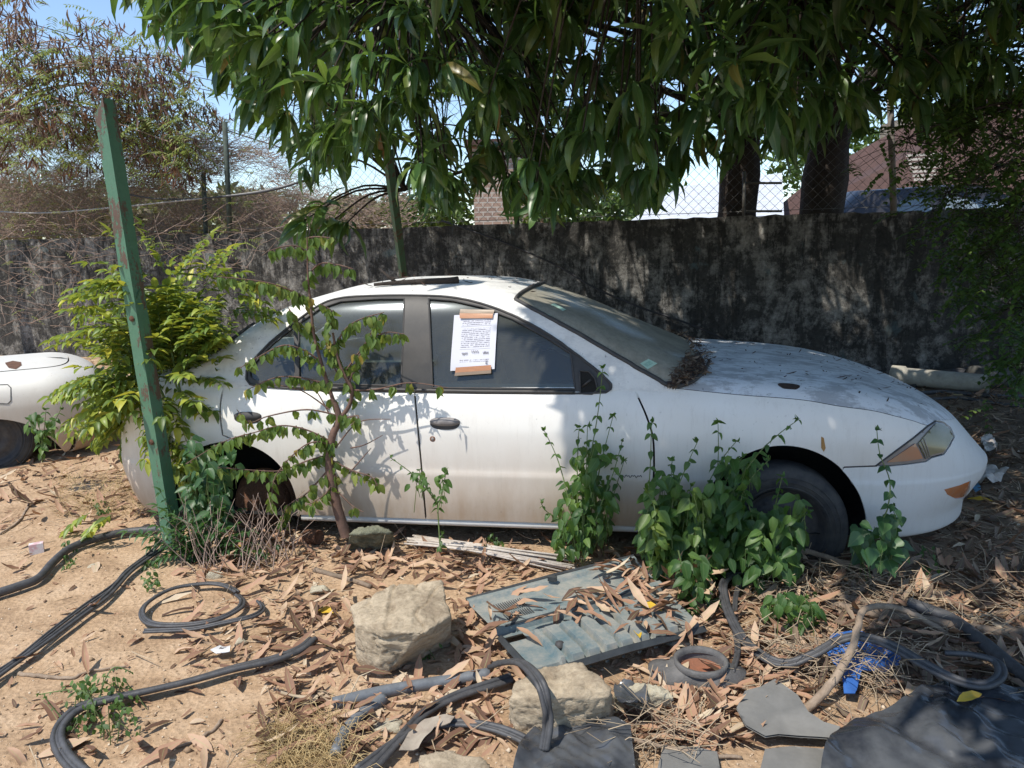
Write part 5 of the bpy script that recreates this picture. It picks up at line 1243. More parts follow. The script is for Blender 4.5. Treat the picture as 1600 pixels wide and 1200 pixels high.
# ================================================================ blue plastic
M_blue = simple('blue_plastic', (.04, .13, .40), (.03, .09, .28), 10, .35, .1)
def sheet(name, outline, mat, label, cat, zf, res=.012, th=.002, thick=True):
    O = [G(*p) for p in outline]; o2 = [(p.x, p.y) for p in O]; st_ = res
    pl_ = dens(o2, st_); pts = [Vector(p) for p in pl_]; edges = [(i, (i+1) % len(pl_)) for i in range(len(pl_))]
    B = np.array(pl_); lo, hi = B.min(0), B.max(0); gx, gy = np.meshgrid(np.arange(lo[0], hi[0], st_), np.arange(lo[1], hi[1], st_)); g = np.stack([gx.ravel(), gy.ravel()], 1); g = g[inpoly(g, pl_)]
    if len(g): g = g[np.array([np.abs(B-q).max(1).min() for q in g]) > st_*.45]
    vs, es, fs, *_ = delaunay_2d_cdt(pts+[Vector((float(a), float(b_))) for a, b_ in g], edges, [], 0, 1e-6)
    C = np.array([[sum(vs[i][k] for i in f)/3 for k in (0, 1)] for f in fs]); ok = inpoly(C, pl_); F = [tuple(f) for f, k in zip(fs, ok) if k]
    V = [Vector((v.x, v.y, gh(v.x, v.y)+zf(v.x, v.y))) for v in vs]; n = len(V); V2 = V+[v-Vector((0, 0, th)) for v in V]; F2 = F+[tuple(i+n for i in f[::-1]) for f in F]
    return tag(mk(name, V2, F2, mat), label, cat)
def crump(x, y, s, k):
    wx = x+.05*nz(x*4, y*4, k); wy = y+.05*nz(x*4, y*4, k+7); h_ = 0
    for i, (an, pr, am) in enumerate(((.5, .31, .024), (1.9, .21, .017), (2.7, .13, .010), (1.2, .075, .005), (.1, .05, .003))):
        t = ((wx*math.cos(an+k)+wy*math.sin(an+k))*s/pr+nz(wx*2.5, wy*2.5, k+i)*1.3) % 1; h_ += 1.7*am*abs(t-.5)*2*(.4+.9*abs(nz(x*3, y*3, k+i*3)))
    return h_
def rid(x, y, s, k):
    wx = x+.06*nz(x*5, y*5, k+9); wy = y+.06*nz(x*5, y*5, k+19)
    a = 1-abs(nz(wx*s*.45+wy*s*.3, wy*s*1.5-wx*s*.5, k))*3; b_ = 1-abs(nz(wx*s*1.9, wy*s*.5+wx*s, k+5))*3
    return .6*a+.5*b_
sheet('blue_plastic', [(1290, 1030), (1300, 1010), (1345, 1012), (1380, 1022), (1408, 1040), (1402, 1062), (1372, 1068), (1345, 1070), (1335, 1100), (1318, 1096), (1312, 1065), (1296, 1050)], M_blue, 'torn piece of bright blue plastic under dry straw at the right', 'plastic', lambda x, y: .035+.018*rid(x, y, 9, 3))
sheet('blue_scrap', [(1517, 762), (1527, 758), (1533, 768), (1524, 774)], simple('pale_blue_plastic', (.12, .35, .55), None, 8, .4, 0), 'tiny scrap of light blue plastic beneath the bumper corner', 'scrap', lambda x, y: .02)
M_sheetg = simple('grey_rubber_sheet', (.20, .195, .18), (.12, .12, .115), 5, .75, .3, .004); M_tarp = simple('black_tarpaulin', (.022, .025, .032), (.095, .10, .105), 3.5, .22, .15, .004, lo=.42, hi=.58)
sheet('rubber_sheet', [(1150, 1128), (1163, 1102), (1188, 1096), (1210, 1080), (1245, 1105), (1262, 1132), (1285, 1148), (1312, 1156), (1300, 1172), (1275, 1170), (1215, 1168), (1195, 1172), (1165, 1155)], M_sheetg, 'torn pointed piece of grey rubber sheet lying at the bottom right of centre', 'sheet', lambda x, y: .05+.012*nz(x*5, y*5), th=.006)
sheet('rubber_sheet', [(1195, 1178), (1240, 1172), (1310, 1176), (1340, 1290), (1170, 1290)], M_sheetg, 'lower grey rubber sheet partly tucked under the pointed piece', 'sheet', lambda x, y: .02+.01*nz(x*5, y*5), th=.006)
sheet('rubber_sheet', [(1035, 1190), (1075, 1180), (1120, 1190), (1135, 1290), (1010, 1290)], M_sheetg, 'small grey rubber offcut at the bottom edge right of the black plastic', 'sheet', lambda x, y: .03, th=.006)
sheet('black_plastic', [(780, 1300), (820, 1180), (850, 1158), (880, 1152), (925, 1148), (960, 1158), (985, 1170), (1000, 1300)], M_tarp, 'crumpled black plastic sheet at the bottom edge in front of the broken block', 'tarpaulin', lambda x, y: .035+crump(x, y, 1.5, 7)*.75, .006)
sheet('black_plastic', [(962, 1105), (975, 1100), (1008, 1115), (1012, 1140), (995, 1160), (965, 1150), (958, 1125)], M_tarp, 'small folded black plastic flap between broken block and pale rock', 'tarpaulin', lambda x, y: .07+crump(x, y, 2.0, 3), .006)
sheet('tarpaulin', [(1282, 1220), (1295, 1180), (1330, 1150), (1370, 1128), (1420, 1112), (1450, 1092), (1500, 1088), (1560, 1095), (1660, 1098), (1760, 1330), (1270, 1330)], M_tarp, 'large black tarpaulin spread in the bottom right corner', 'tarpaulin', lambda x, y: .03+.012*rid(x, y, 2.6, 1)+crump(x, y, 1.35, 1)*.75, .011)
sheet('paper_scrap', [(330, 1030), (345, 1022), (362, 1022), (360, 1032), (340, 1036)], simple('white_scrap', (.7, .7, .7), None, 10, .7, 0), 'white paper scrap among dead leaves left of the wide rubber channel', 'scrap', lambda x, y: .03+.01*nz(x*30, y*30))
sheet('bark_piece', [(640, 1170), (665, 1150), (700, 1143), (712, 1150), (705, 1160), (680, 1162), (655, 1195), (625, 1205)], simple('grey_cardboard', (.38, .33, .26), (.25, .2, .16), 10, .9, .3), 'strip of grey torn cardboard above the buried flat stone', 'cardboard', lambda x, y: .05+.02*nz(x*14, y*14))
for pts, lb in (([(1530, 692), (1545, 688), (1558, 702), (1556, 712), (1538, 712)], 'crumpled white plastic right of the bumper nose'), ([(1528, 745), (1545, 738), (1560, 745), (1575, 750), (1560, 762), (1530, 765)], 'larger crumpled white plastic in sunlit leaves beside the bumper')):
    sheet('white_plastic', pts, simple('white_bag', (.65, .6, .55), (.5, .42, .36), 20, .6, .4), lb, 'plastic', lambda x, y: .04+.03*rid(x, y, 12, 3))
# carton, can
M_cart = simple('pink_white_carton', (.62, .58, .57), (.55, .30, .32), 30, .6, 0, lo=.42, hi=.5); q = on(58, 862); b = MB(); b.box(q+Vector((0, 0, .025)), (.06, .035, .05), .5); tag(b.mk('carton', M_cart, smooth=False), 'tiny pink and white carton on the sand at the left', 'carton')
CN = thing('rusty_can', on(490, 850), 'ribbed rusty can lying on its side under the sapling', 'can'); b = MB(); prof = [(.001, -.045), (.03, -.045), (.034, -.042)]+[(.033+.0025*math.sin(k*1.6), -.04+.08*k/24) for k in range(25)]+[(.034, .042), (.030, .045), (.028, .038), (.001, .036)]
b.lathe(prof, on(490, 850, .036), (.8, -.5, .15), 24); b.mk('can_body', M_rust, CN)
# pipe and hoses against the wall at the right
PB = thing('concrete_pipe', G(1460, 590), 'fat pale concrete pipe lying along the foot of the wall behind the bumper', 'pipe'); b = MB(); a_, d_ = G(1392, 586, GZ+.10), G(1545, 600, GZ+.10); M_conc = simple('pale_concrete', (.40, .38, .32), (.22, .21, .18), 8, .9, .5)
ax = (d_-a_).normalized(); b.lathe([(.075, 0), (.10, .01), (.10, .12), (.085, .13), (.085, (d_-a_).length)], a_, ax, 20); b.mk('pipe_body', M_conc, PB)
for k, (pts, r_, lb) in enumerate((([(1420, 606), (1470, 597), (1520, 592), (1525, 600)], .07, 'black rubber roll under the concrete pipe'), ([(1400, 622), (1470, 615), (1560, 622), (1640, 618)], .02, 'black hose on the ground below the concrete pipe'), ([(1430, 628), (1500, 625), (1570, 634), (1640, 640)], .015, 'thin black hose lowest of those by the concrete pipe'))): pipe(lb, pts, r_, M_rub, 'black_hose', 'hose')
pipe('dark thick tube lying at the wall foot at the right edge', [(1520, 606), (1570, 602), (1660, 600)], .12, simple('dark_tube', (.07, .07, .065), None, 8, .8, .3), 'dark_tube')
pipe('pale rod lying behind the hoses near the wall', [(1480, 618), (1540, 618), (1590, 625)], .008, simple('yellow_rod', (.45, .33, .15), None, 20, .7, .2), 'yellow_rod', 'rod')
# branch with peeling bark on the car roof
rf = [SG.at(SG.cast(px, py), .014) for px, py in ((585, 449), (620, 446), (660, 444), (700, 443), (716, 442))]; b = MB(); b.tube(bez([MCAR @ p for p in rf], 6), [.008, .020], 7)
b.tube([MCAR @ rf[1], MCAR @ (rf[1]+Vector((-.04, 0, .03))), MCAR @ (rf[1]+Vector((-.09, .02, .07)))], [.01, .005], 6); tag(b.mk('roof_branch', M_bark), 'dark rotten branch lying on the car roof', 'branch')
# ================================================================ loose litter
M_litter = leaf_mat('dead_mango_leaf', [(0, (.09, .05, .033)), (.25, (.22, .12, .075)), (.5, (.36, .205, .13)), (.75, (.46, .28, .18)), (.93, (.56, .40, .27)), (1, (.60, .50, .36))], .7, .12, (.5, .25, .1), .35, spec=.35)
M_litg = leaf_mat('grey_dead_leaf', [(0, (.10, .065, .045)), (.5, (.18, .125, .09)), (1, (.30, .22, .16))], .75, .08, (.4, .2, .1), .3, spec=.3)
def dens_at(px, py):
    if px > 1120: d = 1.0
    elif px > 1000: d = .8
    elif px > 560: d = .75
    elif px > 400: d = .5
    else: d = .03
    if 832 < py < 1000 and px > 300: d = max(d, .9 if py < 900 else .7)
    if 880 < py < 1060 and 290 < px < 560: d = max(d, .55)
    if py < 830 and px < 300: d = max(d, .35)
    if px < 420 and py > 1060: d = .05
    if 400 < px < 640 and py > 1080: d = .22
    for poly, f in EXC:
        if inpoly([(px, py)], poly)[0]: d *= f
    return d
EXC = [([(725, 930), (990, 868), (1105, 980), (845, 1060)], .0), ([(1285, 1100), (1450, 1085), (1620, 1090), (1700, 1230), (1280, 1230)], .06), ([(1140, 1130), (1215, 1070), (1330, 1150), (1320, 1220), (1180, 1220)], .05), ([(625, 830), (920, 860), (910, 885), (630, 855)], .35), ([(540, 900), (710, 900), (715, 1050), (560, 1070)], .1), ([(780, 1035), (970, 1035), (970, 1165), (790, 1165)], .12), ([(790, 1140), (1000, 1140), (1000, 1210), (790, 1210)], .08), ([(215, 910), (420, 910), (420, 1010), (215, 1010)], .45), ([(1275, 1000), (1415, 1000), (1415, 1105), (1275, 1105)], .25), ([(1025, 1010), (1150, 1010), (1150, 1080), (1025, 1080)], .2), ([(515, 1040), (800, 1040), (800, 1200), (515, 1200)], .5)]
broken = lambda t: (.8+.2*math.sin(t*9)) if t < .99 else .5
T_dry = T_dry+[tpl(3, broken, b_, .2, .1, tw) for b_, tw in ((.6, .4), (-.5, -.3))]
lit, lit2 = LV(), LV(); k = 0
CI = MCAR.inverted()
def putleaf(x, y, lv, z0=0, s=1):
    z = gh(x, y)+U(.002, .028)+z0; d = Vector((U(-1, 1), U(-1, 1), U(-.10, .14))); L_ = U(.04, .15)*s
    lv.add(T_dry, (x, y, z), d, Vector((U(-.22, .22), U(-.22, .22), 1)), L_, L_*U(.16, .32))
while k < 11000:
    Y = 1.9+8.5*U(0, 1)**1.7; X = U(-.75, .8)*Y*1.05; q = proj((X, Y, GZ)); clump = .5+1.1*nz(X*2.2, Y*2.2, 8)
    if U(0, 1) > dens_at(*q)*max(.12, clump+.35): continue
    k += 1; c = CI @ Vector((X, Y, 0)); inside = -2.3 < c.x < .8 and abs(c.y) < .8
    if inside: continue
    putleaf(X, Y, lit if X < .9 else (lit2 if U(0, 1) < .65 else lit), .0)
for k in range(150):   # heaped on the panel
    u, v = U(0, 1), U(.02, 1)
    if (v < .3 and u < .72 and U(0, 1) < .9) or (v > .62 and u < .62 and U(0, 1) < .93): continue
    p = pq(u, v, .02+U(0, .02)); L_ = U(.06, .15); lit.add(T_dry, p, Vector((U(-1, 1), U(-1, 1), U(-.08, .1))), Vector((U(-.2, .2), U(-.2, .2), 1)), L_, L_*U(.16, .26))
for px, py in [(1075, 880+i*8) for i in range(6)]+[(1010, 905), (1030, 915), (990, 925), (1000, 900), (950, 940), (985, 965), (1040, 950)]:
    for j in range(5): g = G(px+U(-25, 25), py+U(-8, 8), GZ+.09); lit.add(T_dry, g, Vector((U(-1, 1), U(-1, 1), U(-.2, .4))), Vector((U(-.4, .4), U(-.4, .4), 1)), U(.1, .17), U(.02, .035))
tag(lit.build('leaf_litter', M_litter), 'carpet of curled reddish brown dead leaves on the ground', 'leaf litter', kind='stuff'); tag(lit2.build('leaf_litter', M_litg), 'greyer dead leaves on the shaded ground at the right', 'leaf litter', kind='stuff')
# crumbs of leaf: small broken bits over the same ground
cr = LV(); k = 0
while k < 9000:
    Y = 1.9+5*U(0, 1)**1.6; X = U(-.75, .8)*Y*1.05; q = proj((X, Y, GZ))
    if U(0, 1) > dens_at(*q)*.9+.06: continue
    k += 1; L_ = U(.012, .05); cr.add(T_dry, (X, Y, gh(X, Y)+U(.001, .01)), Vector((U(-1, 1), U(-1, 1), U(-.2, .2))), Vector((U(-.5, .5), U(-.5, .5), 1)), L_, L_*U(.25, .5))
tag(cr.build('leaf_crumbs', M_litter), 'broken bits of dead leaf mixed into the soil', 'leaf litter', kind='stuff')
# straw and twigs
st = MB(); k = 0
while k < 2600:
    Y = 1.9+6*U(0, 1)**1.6; X = U(-.75, .8)*Y*1.05; q = proj((X, Y, GZ))
    if U(0, 1) > dens_at(*q)*(1.0 if q[0] > 1000 else .5)+.05: continue
    k += 1; p = Vector((X, Y, gh(X, Y)+U(.004, .03))); d = Vector((U(-1, 1), U(-1, 1), U(-.12, .18))).normalized(); L_ = U(.04, .17)
    st.tube([p, p+d*L_/2+rv(.01), p+d*L_+rv(.02)], [U(.0012, .003), .001], 3, cap=False)
for c_, n_, r_ in (((1335, 1050), 170, .15), ((1230, 1040), 60, .12), ((1010, 1170), 90, .12), ((1220, 930), 60, .15), ((1330, 920), 120, .3), ((1480, 960), 120, .3)):
    g = G(*c_)
    for k in range(n_):
        p = g+Vector((U(-r_, r_), U(-r_, r_)*.8, U(.01, .09))); d = Vector((U(-1, 1), U(-1, 1), U(-.2, .3))).normalized(); L_ = U(.06, .16); st.tube([p, p+d*L_/2+rv(.015), p+d*L_+rv(.03)], .0014, 3, cap=False)
tag(mk('straw_and_twigs', st.v, st.f, simple('straw', (.50, .40, .27), (.25, .17, .11), 6, .9, .2)), 'dry straw and thin twigs scattered over the ground', 'straw', kind='stuff')
# golden dry grass tuft at the bottom
gr_ = MB()
for k in range(700):
    g = G(U(430, 560), U(1130, 1225)); d = Vector((U(-1, .6), U(-.6, .3), U(.05, .5))).normalized(); L_ = U(.06, .16); gr_.tube([g, g+d*L_*.6+Vector((0, 0, .01)), g+d*L_+Vector((U(-.02, .02), 0, -.03))], [.0012, .0005], 3, cap=False)
for k in range(500):
    g = G(U(90, 260), U(745, 810)); d = Vector((U(-1, 1), U(-1, 1), U(.1, .9))).normalized(); L_ = U(.05, .16); gr_.tube([g, g+d*L_], [.0012, .0006], 3, cap=False)
tag(mk('dry_grass', gr_.v, gr_.f, simple('golden_grass', (.52, .40, .20), (.4, .27, .12), 8, .9, .1)), 'matted golden dry grass at the bottom edge and by the car tail', 'grass', kind='stuff')
# gravel
n = 11000; Yv = 1.8+5.5*RNG.random(n)**1.8; Xv = (RNG.random(n)*1.55-.77)*Yv*1.05; sz = .0016+.0045*RNG.random(n)**4+.008*(RNG.random(n) > .992)
oc = np.array([(1, 0, 0), (-1, 0, 0), (0, 1, 0), (0, -1, 0), (0, 0, 1), (0, 0, -1)], float); of = np.array([(0, 2, 4), (2, 1, 4), (1, 3, 4), (3, 0, 4), (2, 0, 5), (1, 2, 5), (3, 1, 5), (0, 3, 5)])
zv = np.array([gh(x, y) for x, y in zip(Xv, Yv)]); J = 1+.5*(RNG.random((n, 6, 3))-.5); Vg = np.stack([Xv, Yv, zv+sz*.3], 1)[:, None]+oc[None]*J*sz[:, None, None]*np.array([1.2, 1, .8])
m, nt, out = new_mat('gravel'); rnd = N(nt, 'NewGeometry').outputs['Random Per Island']; bsdf(nt, out, ramp(nt, rnd, [(0, (.22, .14, .08)), (.5, (.42, .30, .19)), (1, (.60, .50, .38))]), .9)
tag(mk('gravel', Vg.reshape(-1, 3), (of[None]+(np.arange(n)*6)[:, None, None]).reshape(-1, 3), m, smooth=False), 'fine gravel and grit on the sand', 'gravel', kind='stuff')
# debris caught at the foot of the windshield
cw_ = MB(); dl_ = LV()
def cowlpt():
    while True:
        q = (U(1040, 1118), U(532, 604))
        if not inpoly([q], [(1048, 586), (1070, 560), (1078, 538), (1104, 533), (1116, 548), (1110, 568), (1098, 584), (1078, 600), (1044, 604)])[0]: continue
        s_ = SG.cast(*q); p_ = SG.at(s_, U(.002, .022))
        if U(0, 1) < .35: p_.y = -p_.y
        return p_
        y = U(-.62, .65); xc = .06-.60*abs(y/.78)**2.6; x = xc-U(-.01, .22)*(1-.5*abs(y)); q = Vector((x, y, 1.6)); h1 = SG.bvh.ray_cast(Vector((x, -abs(y), 1.7)), Vector((0, 0, -1))); h2 = SB.bvh.ray_cast(Vector((x, -abs(y), 1.7)), Vector((0, 0, -1)))
        z = max([h[0].z for h in (h1, h2) if h[0] is not None] or [1.0]);
        if z < 1.16: return Vector((x, y, z+U(.0, .02)))
for k in range(420):
    p = MCAR @ cowlpt(); d = Vector((U(-1, 1), U(-1, 1), U(-.55, -.05))).normalized(); L_ = U(.012, .045); p += Vector((0, 0, .006)); cw_.tube([p, p+d*L_*.5+rv(.006), p+d*L_], [.0018, .0008], 3, cap=False)
for k in range(520): p = MCAR @ cowlpt(); dl_.add(T_dry, p, Vector((U(-1, 1), U(-1, 1), U(-.5, .05))), Vector((U(0, .8), U(-.6, .1), 1)), U(.02, .05), U(.01, .018))
DB = thing('windshield_debris', MCAR @ Vector((0, 0, 1.0)), 'heap of dark twigs and leaf crumbs caught at the foot of the windshield', 'debris'); DB['kind'] = 'stuff'
M_crumb = simple('dark_leaf_crumb', (.09, .05, .035), (.03, .02, .016), 40, .95, .2)
cw_.mk('twigs', M_crumb, DB); dl_.build('leaves', M_litg, DB)
# bits scattered on bonnet and roof
bl = LV()
for k in range(150):
    x, y = U(-.4, .7), U(-.75, .75); h_ = SB.bvh.ray_cast(Vector((x, -abs(y), 1.7)), Vector((0, 0, -1)))
    if h_[0] is None or h_[0].z < .8: continue
    bl.add(T_dry, MCAR @ Vector((x, y, h_[0].z+.003)), Vector((U(-1, 1), U(-1, 1), 0)), Vector((U(-.2, .2), U(-.2, .2), 1)), U(.012, .05), U(.003, .010))
for k in range(110):
    x, y = U(-2.3, -1.1), U(-.5, .6); h_ = SG.bvh.ray_cast(Vector((x, -abs(y), 1.8)), Vector((0, 0, -1)))
    if h_[0] is None: continue
    bl.add(T_dry, MCAR @ Vector((x, y, h_[0].z+.003)), Vector((U(-1, 1), U(-1, 1), 0)), Vector((U(-.2, .2), U(-.2, .2), 1)), U(.012, .06), U(.004, .012))
tag(bl.build('leaf_bits', M_crumb), 'small dead leaf bits scattered over the car bonnet and roof', 'debris', kind='stuff')
# yellow leaves
M_yel = leaf_mat('yellow_leaf', [(0, (.62, .38, .02)), (1, (.70, .48, .06))], .5, .2, (.7, .5, .05), .2)
for px, py, dz, a, lb in ((528, 958, .02, 2.7, 'bright yellow leaf left of the large sandstone block'), (357, 858, .01, .2, 'small yellow leaf on the ground right of the green post'), (1035, 955, .09, 2.3, 'yellow leaf on the right part of the moulded panel'), (1552, 783, .03, 2.4, 'yellow green leaf under the bumper corner'), (1000, 997, .08, 1.6, 'short pale yellow leaf on the panel near its front rail'), (1495, 1096, .09, .4, 'tan leaf resting at the top edge of the tarpaulin')):
    lv = LV(); g = G(px, py, GZ+dz); lv.add(T_dry, g, Vector((math.cos(a), math.sin(a), .1)), Vector((.1, -.4, 1)), .13, .035, 0); tag(lv.build('yellow_leaf', M_yel), lb, 'leaf', 'yellow fallen leaves')

# ================================================================ plants near the car
M_weed = leaf_mat('weed_leaf', [(0, (.03, .08, .018)), (.55, (.05, .12, .025)), (1, (.13, .22, .05))], .5, .35, (.30, .50, .05), .15)
M_sap = leaf_mat('sapling_leaf', [(0, (.07, .13, .025)), (.6, (.13, .22, .045)), (.92, (.22, .28, .06)), (1, (.40, .26, .05))], .5, .4, (.40, .52, .06), .2)
M_shr = leaf_mat('shrub_leaf', [(0, (.06, .12, .025)), (.4, (.15, .24, .045)), (.8, (.32, .40, .07)), (1, (.58, .52, .06))], .45, .35, (.5, .55, .05), .2)
M_vine = leaf_mat('vine_leaf', [(0, (.03, .085, .03)), (1, (.06, .14, .045))], .45, .3, (.2, .42, .05), .15)
M_stem = simple('green_stem', (.14, .20, .06), (.09, .12, .04), 20, .8, .1); M_sbark = simple('reddish_bark', (.17, .10, .075), (.09, .055, .04), 25, .9, .6, .004)
def weed(label, base, stems, Y, Ls=(.05, .085), gap=.045, mat=None, cat='weed', group=None, T=None, z=GZ, dens_=1.0, name='weed', W_=.52, droop=.9, stemr=.003, stemmat=None, fill=None, lo=.15):
    """stems given as picture outlines of real stalks at depth Y; opposite pairs of leaves along each"""
    b0 = Vector(base) if isinstance(base, Vector) else G(*base, z); t = thing(name, b0, label, cat, group); b = MB(); lv = LV()
    for si, s_ in enumerate(stems):
        yy = Y+U(-.10, .10); pts = [P(px, py, yy+U(-.03, .03)) for px, py in s_]
        if s_[0][1] > 780 or True: pts[0] = pts[0]
        pts = bez(pts, 6); b.tube(pts, [stemr*1.2, stemr*.5], 5, cap=False); L_ = sum((p-q).length for p, q in zip(pts, pts[1:])); acc = 0; ph = U(0, 3)
        tot = 0
        for p, q in zip(pts, pts[1:]):
            acc += (q-p).length; tot += (q-p).length
            if acc > gap/dens_:
                acc = 0; tt = tot/L_; ph += 1.3; size = U(*Ls)*(1.1-.65*tt)
                if tt < lo: continue
                for sg in (0, math.pi):
                    d = Vector((math.cos(ph+sg), math.sin(ph+sg)*.8-.2, U(-.1, .3)-droop*U(.3, 1))); lv.add(T or T_ov, q, d, Vector((0, 0, 1))+rv(.35)+Vector((0, -.4, 0)), size, size*W_)
        e = pts[-1]
        for k in range(4): lv.add(T or T_ov, e, Vector((U(-1, 1), U(-1, 1), U(.2, 1))), rdir(), Ls[0]*.5, Ls[0]*.5*W_)
    if fill:
        for (px, py, rx, ry, n_) in fill:
            for k in range(n_):
                a, r_ = U(0, 6.28), U(0, 1)**.5; q = P(px+rx*r_*math.cos(a), py+ry*r_*math.sin(a), Y+U(-.13, .16))
                if q.z < GZ+.01: q.z = GZ+U(.01, .06)
                sz_ = U(*Ls); lv.add(T or T_ov, q, Vector((U(-1, 1), U(-1, .4), -U(.1, 1.3))), Vector((U(-.5, .5), -.6, 1)), sz_, sz_*W_)
                if k % 4 == 0: b.tube([q, q+Vector((U(-.03, .03), U(-.02, .02), -min(.12, max(.01, q.z-GZ))))], stemr*.6, 3, cap=False)
    b.mk('stems', stemmat or M_stem, t); lv.build('leaves', mat or M_weed, t); return t
weed('bushy upright weed growing against the front door, left of the shut line', (905, 868), [[(905, 868), (910, 780), (925, 700), (935, 640), (942, 575)], [(900, 868), (890, 790), (872, 720), (850, 672)], [(900, 868), (885, 820), (855, 800), (845, 785)], [(915, 868), (925, 790), (940, 720), (958, 650)], [(915, 868), (935, 800), (958, 740), (972, 690)], [(905, 868), (902, 770), (903, 700), (905, 668)], [(890, 868), (870, 850), (875, 830)], [(925, 865), (950, 800), (975, 720)], [(910, 868), (915, 760), (918, 665)]], 3.14, (.05, .08), .04, fill=[(915, 800, 45, 60, 130), (925, 730, 35, 40, 45), (885, 850, 18, 25, 16)], group='leafy weeds in front of the sedan')
weed('dense dark green weed mass between front door edge and front wheel', (1060, 905), [[(1015, 900), (1012, 800), (1016, 730), (1018, 660)], [(1040, 905), (1048, 800), (1068, 740), (1090, 690)], [(1075, 905), (1090, 800), (1120, 730), (1150, 690)], [(1100, 905), (1140, 780), (1180, 715), (1215, 680), (1247, 656)], [(1060, 905), (1062, 830), (1050, 770), (1050, 720)], [(1100, 905), (1110, 820), (1130, 760), (1160, 715)], [(1130, 905), (1150, 820), (1165, 760), (1200, 720)], [(1020, 900), (1030, 830), (1040, 760)], [(1110, 905), (1115, 790), (1122, 720), (1122, 660)]], 2.98, (.055, .095), .042, fill=[(1060, 840, 58, 52, 240), (1090, 880, 80, 30, 170), (1120, 810, 58, 60, 170), (1040, 780, 30, 50, 60), (1170, 840, 55, 50, 110), (1150, 740, 35, 30, 22)], group='leafy weeds in front of the sedan')
weed('bright sunlit yellow green drooping weed in front of the dark weed mass', (1060, 905), [[(1030, 890), (1025, 820), (1022, 790), (1012, 770)], [(1060, 890), (1068, 820), (1080, 760)], [(1050, 890), (1050, 840), (1045, 800)]], 2.85, (.055, .085), .035, M_sap, fill=[(1025, 825, 18, 35, 26), (1085, 800, 22, 40, 30)], group='leafy weeds in front of the sedan')
weed('weed trailing down over the right end of the moulded panel', (1100, 985), [[(1060, 860), (1070, 900), (1085, 940), (1105, 985)], [(1090, 880), (1100, 930), (1112, 975)]], 2.72, (.05, .08), .03, fill=[(1095, 950, 22, 45, 40), (1075, 890, 30, 25, 40)], group='leafy weeds in front of the sedan', lo=0)
weed('leafy weed covering the lower part of the front tyre', (1215, 880), [[(1190, 885), (1205, 820), (1215, 775), (1222, 745)], [(1225, 885), (1245, 830), (1262, 800)], [(1180, 885), (1175, 810), (1160, 760)]], 2.85, (.055, .09), .035, fill=[(1210, 840, 40, 45, 90), (1190, 880, 60, 25, 70), (1235, 800, 22, 30, 22)], group='leafy weeds in front of the sedan')
weed('small green weed clump on the litter below the front tyre', (1235, 980), [[(1225, 985), (1220, 950), (1230, 930)], [(1245, 985), (1250, 950), (1262, 935)]], 2.55, (.04, .065), .03, fill=[(1235, 955, 45, 32, 85)], group='leafy weeds in front of the sedan')
weed('heart leaved vine climbing the bumper beside the front wheel arch', (1370, 880), [[(1375, 880), (1378, 820), (1388, 790), (1390, 750), (1375, 710), (1370, 672)], [(1390, 880), (1400, 830), (1395, 790)]], 2.82, (.045, .075), .05, M_vine, 'vine', None, T_he, fill=[(1375, 850, 38, 30, 55), (1395, 810, 15, 22, 12), (1340, 830, 15, 20, 8)], name='climbing_vine', W_=.85)
weed('sprig of heart shaped vine leaves lying on the bonnet edge', P(1420, 650, 3.3), [[(1388, 652), (1410, 655), (1440, 664)]], 3.2, (.04, .055), .05, M_vine, 'vine', None, T_he, name='vine_sprig', W_=.9, lo=0)
weed('slender seedling standing in front of the gap between the car doors', (688, 850), [[(688, 862), (684, 800), (680, 778), (650, 745), (610, 715)], [(684, 800), (690, 770), (698, 735)], [(682, 785), (665, 760), (655, 735)]], 3.0, (.035, .055), .03, None, 'seedling', None, lo=.35, name='seedling', fill=[(652, 745, 18, 16, 16), (690, 745, 10, 14, 8)])
weed('tiny green weed in the leaf litter above the rods', (690, 850), [[(690, 862), (688, 845), (692, 832)]], 3.05, (.025, .04), .02, None, 'weed', name='tiny_weed', lo=0, group='tiny weeds on the ground')
weed('bushy little blue green weed against the large sandstone block', (640, 1060), [[(640, 1065), (630, 1030), (615, 1020)], [(645, 1065), (655, 1030), (650, 1010)], [(650, 1065), (675, 1040), (685, 1025)]], 2.5, (.018, .028), .012, None, 'weed', T=T_ob, fill=[(650, 1038, 40, 30, 220)], name='small_weed', lo=0)
weed('low sprawling round leaved weed on the sand at the bottom left', (170, 1130), [[(165, 1200), (150, 1130), (130, 1080), (60, 1085)], [(165, 1200), (155, 1100), (175, 1045), (205, 1050)], [(170, 1200), (220, 1150), (290, 1110)], [(165, 1200), (120, 1150), (70, 1090)], [(170, 1200), (200, 1180), (260, 1170)]], 2.08, (.016, .026), .012, M_weed, 'weed', T=T_ob, fill=[(165, 1150, 60, 55, 130), (150, 1080, 40, 30, 40)], name='sprawling_weed', lo=0, W_=.6)
weed('thin stalked weed growing in front of the other white car', (60, 690), [[(66, 722), (62, 690), (45, 655)], [(64, 715), (68, 680), (72, 640)], [(64, 700), (82, 665), (95, 640)]], 4.35, (.05, .08), .04, None, 'weed', fill=[(62, 660, 25, 20, 22)], name='roadside_weed')
for px, py, lb in ((235, 912, 'small green weed beside the double rubber strip'), (108, 880, 'small green weed on the black hose at the left'), (160, 800, 'tiny sprout on the bare sand at the left'), (1450, 890, 'low green weed under the bumper'), (770, 862, 'small weed poking through the pale rods')):
    weed(lb, (px, py), [[(px, py+8), (px-6, py-5), (px-14, py-10)], [(px, py+8), (px+10, py-6)]], G(px, py).y, (.02, .035), .014, None, 'weed', fill=[(px, py, 16, 9, 22)], name='tiny_weed', lo=0, group='tiny weeds on the ground')
